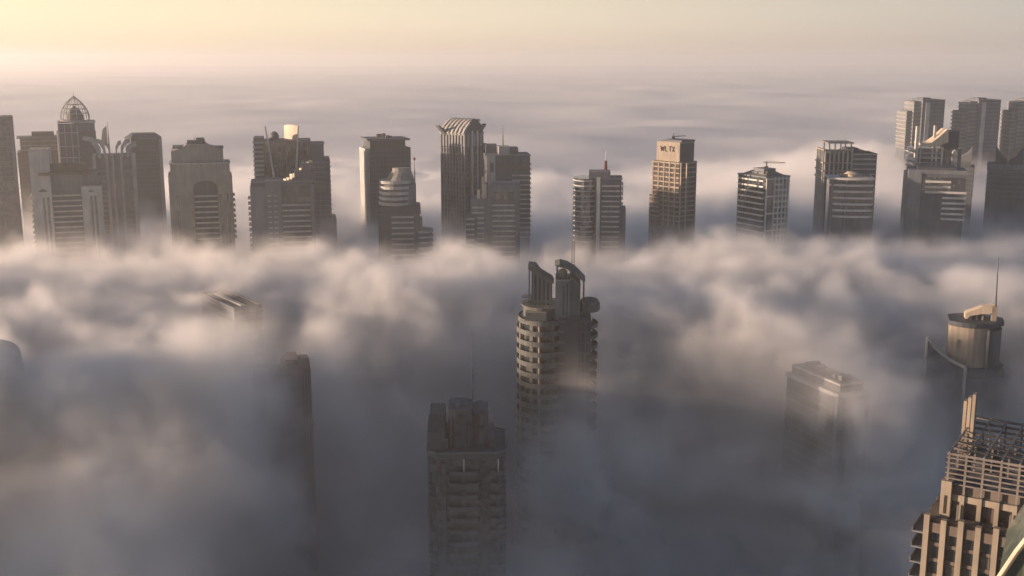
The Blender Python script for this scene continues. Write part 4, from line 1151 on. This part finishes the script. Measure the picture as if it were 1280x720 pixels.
pts = [(X(1158 + 47 * t_), -15 - 2.5 * math.sin(math.pi * t_) * -1 - 2.5 * t_) for t_ in (0, .2, .4, .6, .8, 1)]
hts = [Z(426), Z(439), Z(447), Z(453), Z(457), Z(460)]
for q in range(5):
    a, b = pts[q], pts[q + 1]
    scr.prism([a, b, (b[0], b[1] + .6), (a[0], a[1] + .6)], 0, 0, zt=[hts[q], hts[q + 1], hts[q + 1], hts[q]])
    fr.tube([(a[0], a[1] + .3, hts[q]), (b[0], b[1] + .3, hts[q + 1])], .85, 6)
s_ = T.part('glass_screen', scr, 'blueglass')
fr.tube([(pts[0][0], pts[0][1] + .3, hts[0]), (pts[0][0], pts[0][1] + .3, 60)], .7, 6).tube([(pts[-1][0], pts[-1][1] + .3, hts[-1]), (pts[-1][0], pts[-1][1] + .3, 60)], .8, 6)
T.part('screen_frame', fr, 'cream', s_)
T.part('screen_block', MB().box(X(1164), X(1203), -11, 8, 0, Z(468)), 'midgrey')

# brown stone tower close by, with its roof frame
T = Tower('roof_frame_tower', 'brown stone tower close by at the lower right, carrying an open steel roof frame', 1245, 235, 560, -8, 14)
X, Z = T.X, T.Z
zA, zB = Z(624), Z(664)
P = rect(X(1197), X(1330), -11, 20); Q = rect(X(1179), X(1345), -14, 22)
T.part('upper_wall', MB().prism(P, 0, zA), 'brown')
T.part('lower_wall', MB().prism(Q, 0, zB), 'brown')
step = 3.5
n_ = int((X(1330) - X(1197)) / step)
for k in range(n_):
    x = X(1197) + k * step
    T.part('stone_pier', MB().box(x - .05, x + .85, -12.4, -10.9, zB - 2, zA - 1.6), 'tan')
    T.part('window_bay', MB().box(x + 1.0, x + step - .1, -11.25, -10.8, zB - 1, zA - 3.2), 'brownglass')
    T.part('bay_lintel', MB().box(x + .851, x + step - .051, -12.0, -10.9, zA - 3.2, zA - 1.8), 'tan')
    T.part('steel_post', MB().box(x + .3, x + .75, -11.9, -11.45, zA - 1.5, zA + 6.8), 'steel')
n_ = int((X(1345) - X(1179)) / step)
for k in range(n_):
    x = X(1179) + k * step
    T.part('stone_pier', MB().box(x, x + 1.15, -15.3, -13.9, 0, zB + .9 - .6 * (k % 2)), 'tan')
    T.part('window_bay', MB().box(x + 1.35, x + step - .15, -14.3, -13.9, 0, zB - 3), 'glass')
    T.part('bay_lintel', MB().box(x + 1.151, x + step - .001, -14.9, -13.9, zB - 3, zB - .8), 'brown')
    if k % 3 == 1: T.part('terrace_post', MB().box(x + 2.6, x + 3.0, -13.2, -12.8, zB, zB + 3.6), 'steel')
for q in range(9): T.part('spandrel', MB().box(X(1179) + .05, X(1345) - .05, -14.5, -14.1, zB - 6.2 - 3.6 * q, zB - 5.4 - 3.6 * q), 'brown')
for k in range(5):
    y = -8 + 6 * k
    T.part('side_pier', MB().box(X(1197) - 1.0, X(1197) + .1, y, y + 1.8, zB, zA - 1.2), 'brown')
    T.part('side_pier', MB().box(X(1179) - 1.0, X(1179) + .1, y - 2, y, 0, zB - 1.4), 'brown')
T.part('corner_wall', MB().box(X(1196) - .3, X(1207), -12.8, -9, zB - 1, zA + 1.2), 'tan')
T.part('corner_window', MB().box(X(1199), X(1202.6), -12.86, -12, zB + 1, zA - 2), 'brownglass')
for k in range(6):
    zz = zB - 5 - 3.6 * k
    T.part('side_balcony', MB().box(X(1179) - 3.0, X(1179), -12, -2, zz, zz + .35).box(X(1179) - 3.0, X(1179) - 2.85, -12, -2, zz + .351, zz + 1.2), 'grey')
# three chimney-like pylons, then the frame of posts, beams and slats
for k, (xx, py) in enumerate(((1190, 505), (1198, 500), (1206, 496))):
    T.part('stone_pylon', MB().box(X(xx), X(xx + 4.2), 10 - 2.6 * k, 12.4 - 2.6 * k, zA - .1, at(1195, py, 246 - 2.6 * k).z), 'tan')
zT = zA + 6.8
fw0, fw1 = X(1197), X(1330)
for q in range(6):
    zz = zA + .4 + 1.15 * q
    T.part('frame_rail', MB().box(fw0, fw1, -12.0, -11.6, zz, zz + .3).box(fw0 - .05, fw0 + .3, -11.59, 18, zz, zz + .3), 'steel')
for k in range(8):
    y = -11.6 + 4.2 * k
    T.part('roof_beam', MB().box(fw0, fw1, y, y + .4, zT + .01, zT + .5), 'steel')
for k in range(int((fw1 - fw0) / step) + 1):
    x = fw0 + k * step
    T.part('roof_joist', MB().box(x + .35, x + .7, -11.9, 18.2, zT + .51, zT + .85), 'steel')
    for y in (-1.5, 7, 15.5): T.part('steel_post', MB().box(x + .35, x + .7, y, y + .35, zA - .05, zT), 'steel')
T.part('roof', MB().box(X(1198), X(1329), -10.5, 19.5, zA + .01, zA + .3), 'roof')
for k in range(4): T.part('roof_plant', MB().box(X(1210) + 7 * k, X(1210) + 7 * k + 4.6, 0, 9, zA + .3, zA + 2.6 + .5 * (k % 2)), 'darkgrey')

# glass roof in the corner
T = Tower('glass_roof_tower', 'corner of a green glass roof edged with a golden rib, lower right corner', 1300, 160, 690, 0, 10)
X, Z = T.X, T.Z
e0, e1, e2, e3 = Vector((X(1255), -10, Z(738))), Vector((X(1274), -10, Z(698))), Vector((X(1293), -10, Z(664))), Vector((X(1320), -10, Z(632)))
outl = [(e0.x, e0.z - 60), (X(1420), e0.z - 60), (X(1420), e3.z + 4), (e3.x, e3.z), (e2.x, e2.z), (e1.x, e1.z), (e0.x, e0.z)]
T.part('glass_roof', MB().plate(outl, -9.6, 10), 'greenglass')
T.part('edge_rib', MB().tube([e0 - Vector((2, 0, 6)), e0, e1, e2, e3], .42, 8), 'gold')
for k in range(5):
    a = e0 + (e3 - e0) * (k / 5)
    T.part('glazing_bar', MB().tube([a + Vector((2.0 + k * .6, .1, -.5)), a + Vector((9 + k, .1, -14))], .1, 4), 'cream')
T.part('base_wall', MB().box(X(1236), X(1420), -9, 10, 0, e0.z - 60.01), 'grey')

# two unseen slabs added left of the picture to shade the near fog
for lab, y0_, y1_, zt_ in (('unseen banded slab added beyond the left edge, nearer of two, shading the near fog', 252, 330, 256), ('taller unseen banded slab added beyond the left edge for shade, the farther of two', 348, 398, 262)):
    T = Tower('added_shade_slab', lab, 640, (y0_ + y1_) / 2, 300, 0, 0)
    T.e.location = (-470, (y0_ + y1_) / 2, 0); T.e.rotation_euler = (0, 0, 0)
    P = rect(-13, 13, -(y1_ - y0_) / 2, (y1_ - y0_) / 2)
    T.part('wall', MB().prism(P, 0, zt_), 'midgrey')
    T.part('parapet', MB().prism(grow(P, .5), zt_ + .01, zt_ + 1.4), 'grey')
    T.part('roof_housing', MB().box(-7, 7, -14, 12, zt_ + 1.3, zt_ + 6), 'grey')
    T.bands('floor_band', P, zt_ - 140, zt_ - 2, 3.8, 1.0, .4, 'cream')
    T.piers('pier', P[1], P[2], [4 + 9.0 * k for k in range(9)], 1.2, .7, 0, zt_ - .5, 'grey')
